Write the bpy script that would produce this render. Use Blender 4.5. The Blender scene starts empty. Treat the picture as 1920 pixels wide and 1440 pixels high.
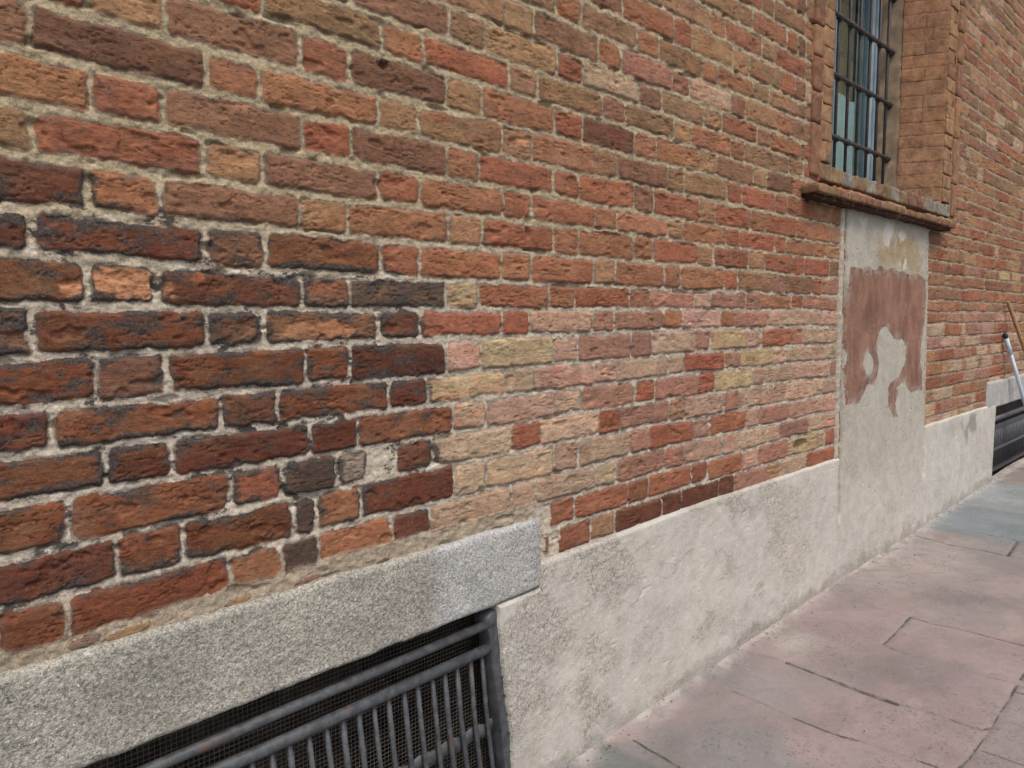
import bpy, math, random
import numpy as np
random.seed(7)
RNG = np.random.default_rng(11)
H = 1.30            # eye height; wall coordinate v = height - H
D = 1.40            # distance of the eye from the wall face
F = 1442.0          # focal length in photo pixels
# ------------------------------------------------------------------ camera frame
def cam_rows():
    X = np.array([1440.0, 128.0, -F]); X /= np.linalg.norm(X)
    z = -X[1] / X[2]
    Zv = np.array([0.0, 1.0, z]); Zv /= np.linalg.norm(Zv)
    return np.array([X, np.cross(Zv, X), Zv])
R = cam_rows()
def P(px, py, Y=0.0):
    """point (s, v) where the sight line of a photo pixel meets the upright plane at depth Y"""
    px = np.asarray(px, float); py = np.asarray(py, float)
    c = np.stack([px - 960, -(py - 720), np.full(px.shape, -F)], -1)
    w = c @ R.T
    t = (D + Y) / w[..., 1]
    return w[..., 0] * t, w[..., 2] * t
def zg(s):
    """ground level (height) along the foot of the wall"""
    return H + np.interp(s, [-4, 1.6, 3.5, 6.0, 20.0], [-1.318, -1.301, -1.235, -1.185, -1.11])
# ------------------------------------------------------------------ numpy noise
def h2(xi, yi, seed):
    with np.errstate(over='ignore'):
        h = (xi.astype(np.int64) * 374761393 + yi.astype(np.int64) * 668265263 + seed * 974634777) & 0xffffffff
        h = ((h ^ (h >> 13)) * 1274126177) & 0xffffffff
        h = ((h ^ (h >> 15)) * 2246822519) & 0xffffffff
        h = h ^ (h >> 16)
    return h / 4294967295.0
def vn(x, y, seed=0):
    x, y = np.broadcast_arrays(np.asarray(x, float), np.asarray(y, float))
    x0 = np.floor(x); y0 = np.floor(y)
    fx = x - x0; fy = y - y0
    fx = fx * fx * (3 - 2 * fx); fy = fy * fy * (3 - 2 * fy)
    a = h2(x0, y0, seed); b = h2(x0 + 1, y0, seed); c = h2(x0, y0 + 1, seed); d = h2(x0 + 1, y0 + 1, seed)
    return (a * (1 - fx) + b * fx) * (1 - fy) + (c * (1 - fx) + d * fx) * fy
def fbm(x, y, o, seed=0):
    r = 0; a = 0.5; n = 0
    for i in range(o):
        r = r + a * vn(x * 2 ** i + 17.3 * i, y * 2 ** i - 9.1 * i, seed + i); n += a; a *= .55
    return r / n
def sst(x, a, b):
    t = np.clip((x - a) / (b - a), 0, 1)
    return t * t * (3 - 2 * t)
def lin(c):
    c = np.asarray(c, float) / 255.0
    return np.where(c <= .04045, c / 12.92, ((c + .055) / 1.055) ** 2.4)
# ------------------------------------------------------------------ scene helpers
S = bpy.context.scene
COL = S.collection
def tag(o, label=None, cat=None, group=None, kind=None):
    if label: o['label'] = label
    if cat: o['category'] = cat
    if group: o['group'] = group
    if kind: o['kind'] = kind
    return o
def empty(name, loc):
    o = bpy.data.objects.new(name, None); COL.objects.link(o); o.location = loc
    o.empty_display_size = .1
    return o
def link(name, me, parent=None):
    o = bpy.data.objects.new(name, me); COL.objects.link(o)
    if parent is not None:
        o.parent = parent
        base = parent
        loc = np.array(base.location)
        while base.parent: base = base.parent; loc = loc + np.array(base.location)
        o.location = tuple(-loc)
    return o
def mesh_np(name, V, Q, mat, parent=None, attrs=None, smooth=True):
    V = np.asarray(V, np.float32); Q = np.asarray(Q, np.int32)
    me = bpy.data.meshes.new(name)
    me.vertices.add(len(V)); me.vertices.foreach_set('co', V.ravel())
    n = Q.shape[1]
    me.loops.add(Q.size); me.loops.foreach_set('vertex_index', Q.ravel())
    me.polygons.add(len(Q))
    me.polygons.foreach_set('loop_start', np.arange(0, Q.size, n, dtype=np.int32))
    me.update(calc_edges=True)
    me.polygons.foreach_set('use_smooth', np.full(len(Q), smooth, dtype=bool))
    for k, a in (attrs or {}).items():
        a = np.asarray(a, np.float32)
        if a.ndim == 1:
            at = me.attributes.new(k, 'FLOAT', 'POINT'); at.data.foreach_set('value', a)
        else:
            if a.shape[1] == 3: a = np.concatenate([a, np.ones((len(a), 1), np.float32)], 1)
            at = me.attributes.new(k, 'FLOAT_COLOR', 'POINT'); at.data.foreach_set('color', a.ravel())
    me.materials.append(mat)
    me.update()
    return link(name, me, parent)
def grid_faces(nu, nv, keep=None):
    """vertices indexed [i*nv+j]; face order: normal towards -Y when i is +s and j is +z"""
    i, j = np.meshgrid(np.arange(nu - 1), np.arange(nv - 1), indexing='ij')
    a = i * nv + j
    q = np.stack([a, a + nv, a + nv + 1, a + 1], -1)
    return q[keep] if keep is not None else q.reshape(-1, 4)
def compact(V, Q, attrs):
    used = np.unique(Q); m = np.full(len(V), -1, np.int64); m[used] = np.arange(len(used))
    return V[used], m[Q], {k: a[used] for k, a in attrs.items()}
class MB:
    """collects quads with a colour per vertex, links them as ONE mesh object"""
    def __init__(s): s.V = []; s.Q = []; s.C = []; s.n = 0
    def add(s, V, Q, col=(1, 1, 1)):
        V = np.asarray(V, float); s.V.append(V); s.Q.append(np.asarray(Q) + s.n)
        s.C.append(np.broadcast_to(np.asarray(col, float), (len(V), 3))); s.n += len(V)
    def box(s, lo, hi, col=(1, 1, 1), r=.004, res=.02, amp=.0, seed=0, rot=None):
        lo = np.array(lo, float); hi = np.array(hi, float)
        r = min(r, .49 * float((hi - lo).min()))
        ax = []
        for k in range(3):
            n = max(1, int(math.ceil((hi[k] - lo[k] - 2 * r) / res)))
            ax.append(np.concatenate([[lo[k]], [lo[k] + r * .35], np.linspace(lo[k] + r, hi[k] - r, n + 1), [hi[k] - r * .35], [hi[k]]]))
        for k in range(3):
            a, b = [(1, 2), (2, 0), (0, 1)][k]
            for side in (0, 1):
                A, B = np.meshgrid(ax[a], ax[b], indexing='ij')
                p = np.zeros(A.shape + (3,)); p[..., a] = A; p[..., b] = B; p[..., k] = hi[k] if side else lo[k]
                p = p.reshape(-1, 3)
                q = np.clip(p, lo + r, hi - r); d = p - q
                L = np.linalg.norm(d, axis=1, keepdims=True); L[L == 0] = 1
                p = q + d / L * r
                if amp:
                    nrm = d / L
                    w = fbm(p[:, 0] * 28 + p[:, 1] * 19, p[:, 2] * 28 + p[:, 1] * 23, 3, seed) - .5
                    w2 = vn(p[:, 0] * 150 + p[:, 1] * 90, p[:, 2] * 150 - p[:, 1] * 70, seed + 5) - .5
                    p = p + nrm * (w * 2 + w2 * .5)[:, None] * amp
                if rot is not None: p = rot(p)
                nu, nv = len(ax[a]), len(ax[b])
                Q = grid_faces(nu, nv)
                if not side: Q = Q[:, ::-1]
                s.add(p, Q, col)
    def tube(s, pts, r, n=8, col=(1, 1, 1), caps=True, flat=None):
        pts = [np.array(p, float) for p in pts]
        rings = []
        for i, p in enumerate(pts):
            t = pts[min(i + 1, len(pts) - 1)] - pts[max(i - 1, 0)]; t = t / np.linalg.norm(t)
            u = np.cross(t, [0, 1, 0]) if abs(t[1]) < .9 else np.cross(t, [1, 0, 0])
            u /= np.linalg.norm(u); w = np.cross(t, u)
            ang = np.arange(n) / n * 2 * math.pi
            rr = r[i] if isinstance(r, (list, tuple)) else r
            ru, rw = (rr, rr) if flat is None else (rr, rr * flat)
            rings.append(p + np.outer(np.cos(ang) * ru, u) + np.outer(np.sin(ang) * rw, w))
        V = np.concatenate(rings); Q = []
        for i in range(len(pts) - 1):
            for k in range(n):
                a = i * n + k; b = i * n + (k + 1) % n
                Q.append((a, b, b + n, a + n))
        if caps:
            V = np.concatenate([V, [pts[0], pts[-1]]]); c0 = len(V) - 2; c1 = len(V) - 1
            o = (len(pts) - 1) * n
            for k in range(0, n, 2):
                Q.append((c0, (k + 2) % n, k + 1, k)); Q.append((c1, o + k, o + k + 1, o + (k + 2) % n))
        s.add(V, np.array(Q), col)
    def build(s, name, mat, parent=None, smooth=True, attrs=None):
        C = np.concatenate(s.C)
        return mesh_np(name, np.concatenate(s.V), np.concatenate(s.Q), mat, parent, {'col': C, **(attrs or {})}, smooth)
# ------------------------------------------------------------------ materials
def newmat(name):
    m = bpy.data.materials.new(name); m.use_nodes = True
    nt = m.node_tree; nt.nodes.clear()
    out = nt.nodes.new('ShaderNodeOutputMaterial'); b = nt.nodes.new('ShaderNodeBsdfPrincipled')
    nt.links.new(b.outputs[0], out.inputs[0])
    return m, NT(nt), b
class NT:
    def __init__(s, nt): s.nt = nt; s.tc = None
    def n(s, t): return s.nt.nodes.new(t)
    def L(s, a, b): s.nt.links.new(a, b)
    def put(s, sock, v):
        if hasattr(v, 'is_output') or isinstance(v, bpy.types.NodeSocket): s.L(v, sock)
        elif isinstance(v, (tuple, list, np.ndarray)):
            v = tuple(float(x) for x in v); sock.default_value = v + (1.0,) if len(v) == 3 and len(sock.default_value) == 4 else v
        else: sock.default_value = v
    def obj(s):
        if s.tc is None: s.tc = s.n('ShaderNodeTexCoord').outputs['Object']
        return s.tc
    def map(s, scale=(1, 1, 1), loc=(0, 0, 0), rot=(0, 0, 0)):
        m = s.n('ShaderNodeMapping'); s.L(s.obj(), m.inputs[0]); m.inputs['Scale'].default_value = scale
        m.inputs['Location'].default_value = loc; m.inputs['Rotation'].default_value = rot
        return m.outputs[0]
    def noise(s, sc, det=4, rough=.6, dist=0, vec=None):
        t = s.n('ShaderNodeTexNoise'); t.inputs['Scale'].default_value = sc; t.inputs['Detail'].default_value = det
        t.inputs['Roughness'].default_value = rough; t.inputs['Distortion'].default_value = dist
        s.L(vec if vec is not None else s.obj(), t.inputs['Vector'])
        return t.outputs['Fac']
    def vor(s, sc, feat='F1', vec=None, out='Distance'):
        t = s.n('ShaderNodeTexVoronoi'); t.feature = feat; t.inputs['Scale'].default_value = sc
        s.L(vec if vec is not None else s.obj(), t.inputs['Vector'])
        return t.outputs[out]
    def attr(s, name, out='Fac'):
        t = s.n('ShaderNodeAttribute'); t.attribute_name = name; return t.outputs[out]
    def m(s, op, a, b=0.0, c=None, clamp=False):
        t = s.n('ShaderNodeMath'); t.operation = op; t.use_clamp = clamp
        s.put(t.inputs[0], a); s.put(t.inputs[1], b)
        if c is not None: s.put(t.inputs[2], c)
        return t.outputs[0]
    def ramp(s, x, a, b, c=0.0, d=1.0):
        t = s.n('ShaderNodeMapRange'); t.interpolation_type = 'SMOOTHSTEP'
        s.put(t.inputs['Value'], x); s.put(t.inputs['From Min'], a); s.put(t.inputs['From Max'], b)
        t.inputs['To Min'].default_value = c; t.inputs['To Max'].default_value = d
        return t.outputs[0]
    def mix(s, f, a, b, mode='MIX'):
        t = s.n('ShaderNodeMix'); t.data_type = 'RGBA'; t.blend_type = mode
        s.put(t.inputs[0], f); s.put(t.inputs[6], a); s.put(t.inputs[7], b)
        return t.outputs[2]
    def gain(s, c, f):
        t = s.n('ShaderNodeVectorMath'); t.operation = 'SCALE'; s.put(t.inputs[0], c); s.put(t.inputs['Scale'], f)
        return t.outputs[0]
    def bump(s, hgt, strength, dist, nrm=None):
        t = s.n('ShaderNodeBump'); t.inputs['Strength'].default_value = strength; t.inputs['Distance'].default_value = dist
        s.L(hgt, t.inputs['Height'])
        if nrm is not None: s.L(nrm, t.inputs['Normal'])
        return t.outputs[0]
def mat_masonry():
    m, t, b = newmat('old_masonry')
    col = t.attr('col', 'Color'); sd = t.attr('sd'); mort = t.attr('mort', 'Color'); soot = t.attr('soot'); seed = t.attr('rnd')
    flat = t.map((1, 1, 2.6))
    big = t.noise(11, 6, .62, .6, flat); mid = t.noise(48, 5, .65, .4, flat); fine = t.noise(260, 3, .7); grain = t.noise(620, 2, .6)
    streak = t.noise(85, 5, .68, .5, t.map((1, 1, 4.2), rot=(0, .12, 0)))
    # brick body
    v = t.m('ADD', t.ramp(big, .28, .72, .76, 1.20), t.ramp(mid, .25, .75, -.22, .22))
    of = t.n('ShaderNodeVectorMath'); of.operation = 'SCALE'; of.inputs[0].default_value = (37.0, 11.0, 53.0); t.put(of.inputs['Scale'], seed)
    av = t.n('ShaderNodeVectorMath'); av.operation = 'ADD'; t.L(flat, av.inputs[0]); t.L(of.outputs[0], av.inputs[1])
    own = t.noise(10, 6, .66, .35, av.outputs[0]); own2 = t.noise(19, 5, .66, .3, av.outputs[0])
    base = t.mix(t.ramp(own, .44, .66, 0, .72), col, t.attr('col2', 'Color'))
    base = t.mix(t.ramp(own2, .55, .70, 0, .55), base, t.gain(base, .52))
    base = t.mix(t.ramp(own2, .45, .30, 0, .40), base, t.gain(base, 1.4))
    c = t.gain(base, v)
    hue = t.ramp(t.noise(7, 5, .6, .5, t.map((1, 1, 1.8), (4, 2, 7))), .52, .72, 0, .3)
    c = t.mix(hue, c, t.mix(.6, t.gain(col, 1.05), (.33, .22, .12)))
    hue2 = t.ramp(t.noise(13, 4, .6, .5, t.map((1, 1, 1.5), (9, 1, 3))), .60, .74, 0, .45)
    c = t.mix(hue2, c, t.mix(.5, t.gain(col, .55), (.115, .085, .078)))
    c = t.mix(t.ramp(streak, .57, .64, 0, .75), c, t.mix(.3, t.gain(c, .36), (.05, .02, .012)))            # dark pits and flaky crevices
    c = t.mix(t.ramp(fine, .58, .72, 0, .5), c, t.mix(.35, t.gain(c, 1.5), (.50, .38, .28)))   # light grit
    c = t.gain(c, t.ramp(grain, .2, .8, .80, 1.20))
    # grey dirt gathered along the arrises
    eg = t.m('MULTIPLY', t.ramp(sd, .0, .013, 1, 0), t.ramp(t.noise(17, 5, .66, .2, t.map((1, 1, 1.5), (2, 2, 8))), .44, .60))
    c = t.mix(t.m('MULTIPLY', eg, .45), c, (.105, .092, .086))
    # soot crust
    sn = t.noise(15, 6, .68, .25, t.map((1, 1, 2.2), (2, 5, 1)))
    edge = t.m('MULTIPLY', t.ramp(sd, .0, .018, .22, 0), t.ramp(t.noise(8, 3, .6, 0, t.map((1, 1, 2), (1, 1, 6))), .42, .60, .0, 1))
    sm = t.ramp(t.m('ADD', t.m('ADD', sn, edge), t.m('MULTIPLY', soot, .23)), .69, .84)
    sm = t.m('MULTIPLY', sm, t.ramp(soot, .0, .4, 0, .86))
    crust = t.mix(t.ramp(fine, .35, .7), (.027, .026, .024), (.085, .083, .076))
    c = t.mix(sm, c, crust)
    # general grime on the rest
    gr = t.ramp(t.noise(9, 6, .65, .7, t.map((1, 1, 1.6), (7, 7, 2))), .56, .74, 0, .50)
    c = t.mix(gr, c, t.gain(c, .5))
    # mortar
    mn = t.noise(70, 5, .7); mg = t.noise(330, 3, .75)
    mc = t.gain(mort, t.m('ADD', t.ramp(mn, .25, .75, .66, 1.2), t.ramp(mg, .2, .8, -.30, .30)))
    mc = t.mix(t.ramp(t.vor(210), .0, .20, .45, 0), mc, t.gain(mort, .42))
    white = t.ramp(t.noise(24, 5, .65, .5, t.map((1, 1, 2), (1, 8, 3))), .56, .66, 0, .62)
    mc = t.mix(t.m('MULTIPLY', white, t.m('ADD', t.m('MULTIPLY', soot, .75), .25)), mc, (.66, .64, .58))
    sn2 = t.ramp(t.noise(15, 6, .66, .15, t.map((1, 1, 1.7), (3, 3, 9))), .55, .61)
    mc = t.mix(t.m('MULTIPLY', sn2, t.ramp(soot, .05, .8, 0, .93)), mc, (.030, .030, .031))
    mc = t.mix(t.ramp(t.noise(30, 4, .6, .2, t.map((1, 1, 2), (6, 2, 5))), .58, .70, 0, .4), mc, t.gain(mort, .42))
    jag = t.m('MULTIPLY', t.m('SUBTRACT', t.noise(190, 4, .7), .5), .0072)
    k = t.ramp(t.m('ADD', sd, jag), -.0010, .0014)
    lip = t.m('MULTIPLY', t.ramp(t.m('ADD', sd, jag), -.0048, -.0008), t.m('SUBTRACT', 1.0, k))
    mc = t.mix(t.m('MULTIPLY', lip, t.ramp(t.noise(21, 4, .62), .38, .56, 0, .72)), mc, (.062, .054, .048))  # gap dirt along the arris
    c = t.mix(k, mc, c)
    # thin lime bloom dragged over brick faces
    bl = t.ramp(t.noise(19, 6, .7, .8, t.map((1, 1, 1.4), (8, 4, 4))), .66, .80, 0, .34)
    c = t.mix(t.m('MULTIPLY', bl, k), c, (.47, .43, .36))
    t.put(b.inputs['Base Color'], c)
    b.inputs['Roughness'].default_value = .88
    b.inputs['Specular IOR Level'].default_value = .22
    crack = t.m('MULTIPLY', t.ramp(streak, .56, .70), -1.0)
    n1 = t.bump(t.m('ADD', t.m('MULTIPLY', mid, .35), t.m('MULTIPLY', crack, .9)), .50, .006)
    n2 = t.bump(t.m('ADD', fine, t.m('MULTIPLY', grain, .5)), .55, .0020, n1)
    t.L(n2, b.inputs['Normal'])
    return m
def mat_brickpiece():
    m, t, b = newmat('worn_brick_piece')
    col = t.attr('col', 'Color')
    big = t.noise(14, 6, .62, .6); mid = t.noise(60, 5, .65); fine = t.noise(280, 3, .7)
    c = t.gain(col, t.m('ADD', t.ramp(big, .25, .75, .62, 1.3), t.ramp(mid, .2, .8, -.2, .2)))
    c = t.mix(t.ramp(t.noise(22, 5, .65, .6, t.map((1, 1, 1), (3, 1, 8))), .56, .68, 0, .55), c, (.30, .24, .17))
    c = t.mix(t.ramp(t.noise(17, 5, .65, .6, t.map((1, 1, 1), (6, 4, 2))), .58, .70, 0, .6), c, (.085, .062, .052))
    c = t.mix(t.ramp(fine, .62, .78, 0, .4), c, t.gain(c, 1.6))
    t.put(b.inputs['Base Color'], c); b.inputs['Roughness'].default_value = .9
    b.inputs['Specular IOR Level'].default_value = .2
    t.L(t.bump(t.m('ADD', mid, t.m('MULTIPLY', fine, .5)), .7, .005), b.inputs['Normal'])
    return m
def mat_plaster():
    m, t, b = newmat('lime_plaster')
    paint = t.attr('paint'); rough = t.attr('rgh'); tint = t.attr('tint'); och = t.attr('ochre')
    big = t.noise(3.2, 5, .6, .4); mid = t.noise(17, 5, .62, .3); fine = t.noise(150, 4, .7); grain = t.noise(520, 2, .6)
    base = t.mix(t.ramp(big, .35, .65), (.525, .492, .435), (.510, .488, .445))
    base = t.mix(tint, base, (.40, .375, .315))
    c = t.gain(base, t.m('ADD', t.ramp(mid, .2, .8, .86, 1.1), t.ramp(grain, .2, .8, -.06, .06)))
    c = t.mix(t.ramp(t.noise(110, 3, .7, .5, t.map((1, 1, 1), (4, 4, 4))), .60, .70, 0, .5), c, t.gain(base, .62))
    sp = t.m('MULTIPLY', t.ramp(t.noise(130, 4, .7, 1.2, t.map((1, 1, .55), rot=(0, .5, 0))), .52, .62), rough)
    c = t.mix(t.m('MULTIPLY', rough, .20), c, (.38, .325, .25))
    c = t.mix(t.m('MULTIPLY', t.ramp(t.noise(190, 3, .7, .3), .54, .62), t.m('ADD', t.m('MULTIPLY', rough, .40), .12)), c, (.13, .11, .085))
    c = t.mix(t.m('MULTIPLY', sp, .75), c, (.17, .135, .098))
    c = t.mix(t.ramp(t.noise(75, 4, .75, .8), .66, .74, 0, .55), c, (.23, .19, .145))
    c = t.mix(t.ramp(t.noise(5.5, 5, .65, .7, t.map((1, 1, .6), (5, 1, 2))), .56, .74, 0, .28), c, (.33, .28, .21))
    c = t.mix(t.attr('dirt_dark'), c, (.15, .14, .12))
    # ochre wash and pale scrapes at the head of the panel
    oc = t.m('MULTIPLY', och, t.ramp(t.noise(9, 5, .6, .5), .25, .5))
    c = t.mix(t.m('MULTIPLY', oc, .9), c, (.31, .235, .13))
    c = t.mix(t.m('MULTIPLY', oc, t.ramp(t.noise(40, 4, .7, .4, t.map((1.6, 1, .6))), .56, .66, 0, .7)), c, (.16, .105, .055))
    # old wine-red paint with its torn outline
    pm = t.ramp(t.m('ADD', paint, t.m('MULTIPLY', t.m('SUBTRACT', t.noise(55, 6, .72), .5), .030)), -.002, .003)
    pv = t.noise(6, 6, .62, .4, t.map((1.5, 1, .8)))
    red = t.mix(t.ramp(pv, .30, .70), (.165, .080, .057), (.290, .160, .112))
    red = t.mix(t.ramp(t.noise(26, 5, .7, .4, t.map((2.0, 1, .5))), .56, .74, 0, .35), red, (.36, .25, .19))
    red = t.gain(red, t.ramp(fine, .2, .8, .86, 1.1))
    rim = t.ramp(paint, .006, .05, .55, 0)
    red = t.mix(t.m('MULTIPLY', rim, t.ramp(t.noise(6, 3), .45, .6)), red, (.135, .075, .068))
    c = t.mix(t.m('MULTIPLY', pm, t.m('SUBTRACT', .97, t.m('MULTIPLY', t.ramp(paint, .0, .055, .5, 0), t.ramp(t.noise(20, 5, .7), .4, .6)))), c, red)
    t.put(b.inputs['Base Color'], c); b.inputs['Roughness'].default_value = .92
    b.inputs['Specular IOR Level'].default_value = .15
    n1 = t.bump(t.noise(34, 5, .6, .3), .35, .010)
    n2 = t.bump(t.m('ADD', t.m('MULTIPLY', fine, t.m('ADD', .55, rough)), t.m('MULTIPLY', grain, .35)), .8, .0045, n1)
    t.L(n2, b.inputs['Normal'])
    return m
def mat_granite():
    m, t, b = newmat('tooled_granite')
    g1 = t.noise(170, 4, .78, .3); g2 = t.noise(210, 3, .75, .2, t.map((1, 1, 1), (5, 5, 5))); v = t.vor(150, out='Color')
    sx = t.n('ShaderNodeSeparateXYZ'); t.L(t.obj(), sx.inputs[0])
    big = t.noise(7, 4, .6)
    clean = t.attr('clean')
    c = t.mix(t.ramp(g1, .36, .60), (.215, .200, .162), (.45, .425, .362))
    c = t.mix(t.m('MULTIPLY', clean, .6), c, t.mix(t.ramp(g1, .33, .6), (.30, .305, .31), (.52, .525, .525)))
    c = t.mix(t.ramp(g2, .56, .62, 0, .7), c, (.060, .070, .072))
    c = t.mix(t.ramp(t.noise(210, 2, .6, 0, t.map((1, 1, 1), (9, 2, 4))), .62, .70, 0, .8), c, (.72, .72, .71))
    c = t.gain(c, t.ramp(big, .28, .72, .78, 1.16))
    c = t.mix(t.ramp(t.noise(12, 5, .65, .6, t.map((1, 1, 1), (2, 9, 9))), .60, .74, 0, .4), c, (.20, .18, .13))
    t.put(b.inputs['Base Color'], c); b.inputs['Roughness'].default_value = .72
    n1 = t.bump(t.noise(85, 4, .7, .6, t.map((1, 1, 1), rot=(0, .7, 0))), .9, .009)
    t.L(t.bump(t.noise(330, 2, .7), .4, .002, n1), b.inputs['Normal'])
    return m
def mat_iron(name, c0, c1, rust=.25, rough=.5):
    m, t, b = newmat(name)
    n = t.noise(42, 5, .65, .4); f = t.noise(240, 3, .7)
    c = t.mix(t.ramp(n, .35, .68), c0, c1)
    c = t.mix(t.ramp(t.noise(22, 6, .74, .4, t.map((1, 1, 1), (4, 4, 1))), .54, .66, 0, rust), c, (.115, .070, .045))
    c = t.mix(t.ramp(f, .66, .76, 0, .4), c, t.gain(c1, 1.5))
    t.put(b.inputs['Base Color'], c); t.put(b.inputs['Roughness'], t.ramp(n, .3, .7, rough - .1, rough + .2))
    t.L(t.bump(t.m('ADD', n, t.m('MULTIPLY', f, .3)), .35, .003), b.inputs['Normal'])
    return m
def mat_plain(name, c, rough=.8, var=.18, sc=20, spec=.3):
    m, t, b = newmat(name)
    n = t.noise(sc, 5, .65, .4)
    t.put(b.inputs['Base Color'], t.gain(c, t.ramp(n, .25, .75, 1 - var, 1 + var)))
    b.inputs['Roughness'].default_value = rough; b.inputs['Specular IOR Level'].default_value = spec
    t.L(t.bump(t.noise(sc * 5, 4, .65), .25, .002), b.inputs['Normal'])
    return m
def mat_glass():
    m, t, b = newmat('window_glass')
    nt = t.nt; out = [n for n in nt.nodes if n.type == 'OUTPUT_MATERIAL'][0]
    tr = t.n('ShaderNodeBsdfTransparent'); tr.inputs[0].default_value = (.80, .86, .86, 1)
    gl = t.n('ShaderNodeBsdfGlossy'); gl.inputs['Roughness'].default_value = .03
    lw = t.n('ShaderNodeLayerWeight'); lw.inputs['Blend'].default_value = .5
    fr = t.m('ADD', .04, t.m('MULTIPLY', t.m('POWER', lw.outputs['Facing'], 5.0), .9))
    t.L(t.bump(t.noise(2.2, 2), .05, .02), gl.inputs['Normal'])
    mx = t.n('ShaderNodeMixShader'); t.L(fr, mx.inputs[0]); t.L(tr.outputs[0], mx.inputs[1]); t.L(gl.outputs[0], mx.inputs[2])
    nt.nodes.remove(b); t.L(mx.outputs[0], out.inputs[0])
    return m
def mat_paving():
    m, t, b = newmat('stone_paving')
    col = t.attr('col', 'Color'); gr = t.attr('gap'); dust = t.attr('dust')
    big = t.noise(2.6, 5, .6, .5); mid = t.noise(15, 6, .66, .5); fine = t.noise(150, 4, .75); grain = t.noise(430, 2, .7)
    c = t.gain(col, t.m('ADD', t.ramp(big, .3, .7, .84, 1.14), t.ramp(fine, .2, .8, -.13, .13)))
    c = t.mix(t.ramp(mid, .50, .66, 0, .5), c, (.185, .178, .176))
    c = t.mix(t.m('MULTIPLY', dust, t.ramp(t.noise(9, 6, .7, .8, t.map((1, 1, 1), (3, 6, 1))), .38, .62, .15, .9)), c, (.40, .37, .335))
    pits = t.m('MULTIPLY', t.ramp(t.noise(85, 5, .75, .4), .54, .63), t.ramp(t.noise(3.4, 5, .65, .3, t.map((1, 1, 1), (8, 8, 1))), .46, .60))
    c = t.mix(t.m('MULTIPLY', pits, .75), c, (.085, .083, .080))
    c = t.mix(t.ramp(grain, .66, .8, 0, .45), c, t.gain(c, 1.45))
    jg = t.m('MULTIPLY', t.m('SUBTRACT', t.noise(95, 4, .7), .5), .010)
    gk = t.ramp(t.m('ADD', gr, jg), .0016, -.0012)
    c = t.mix(t.ramp(t.m('ADD', gr, t.m('MULTIPLY', jg, 2.5)), .016, .0, 0, .38), c, (.20, .185, .16))
    c = t.mix(t.m('MULTIPLY', gk, t.ramp(t.noise(24, 3, .6), .3, .6, .35, .9)), c, (.055, .050, .044))
    t.put(b.inputs['Base Color'], c); b.inputs['Roughness'].default_value = .78; b.inputs['Specular IOR Level'].default_value = .3
    n1 = t.bump(mid, .45, .008)
    t.L(t.bump(t.m('ADD', fine, t.m('MULTIPLY', grain, .4)), .5, .0025, n1), b.inputs['Normal'])
    return m
M_WALL = mat_masonry(); M_PIECE = mat_brickpiece(); M_PLAST = mat_plaster(); M_GRAN = mat_granite(); M_PAVE = mat_paving()
M_GRATE = mat_iron('grey_painted_iron', (.046, .050, .055), (.085, .091, .098), .75, .42)
M_MESH = mat_iron('rusty_wire', (.10, .085, .075), (.18, .16, .14), .5, .7)
M_BAR = mat_iron('dark_wrought_iron', (.022, .018, .018), (.055, .045, .042), .35, .55)
M_DARKG = mat_iron('black_painted_iron', (.028, .030, .036), (.055, .058, .068), .12, .45)
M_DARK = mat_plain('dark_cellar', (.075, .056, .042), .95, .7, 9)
M_FRAME = mat_plain('pale_blue_paint', (.28, .37, .43), .5, .14, 12)
M_FRAMED = mat_plain('dark_blue_grey_paint', (.13, .17, .20), .5, .15, 12)
M_OLIVE = mat_plain('olive_reflection', (.34, .27, .17), .8, .25, 8)  # tone of the facade reflected in the panes, as a flat colour
M_SHEET = mat_plain('pale_turquoise_sheet', (.70, .82, .81), .8, .12, 7)
M_GREYBLUE = mat_plain('grey_blue_matt', (.26, .34, .38), .85, .25, 9)
M_GLASS = mat_glass()
M_WHITEPOLE = mat_plain('pale_blue_enamel', (.56, .66, .76), .35, .08, 30, .5)
M_BLACKCAP = mat_plain('dark_rubber', (.030, .026, .034), .5, .1, 30)
M_WOOD = mat_plain('bare_wood', (.30, .185, .085), .65, .25, 40)
M_STRAW = mat_plain('broom_straw', (.36, .25, .10), .9, .3, 60)
M_COTTON = mat_plain('grey_cotton', (.42, .41, .38), .95, .2, 60)
M_FLAT = mat_plain('debris_grit', (.115, .100, .085), .9, .5, 60)
M_JAMB = mat_plain('brown_render', (.36, .265, .18), .92, .30, 9, .15)
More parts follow.
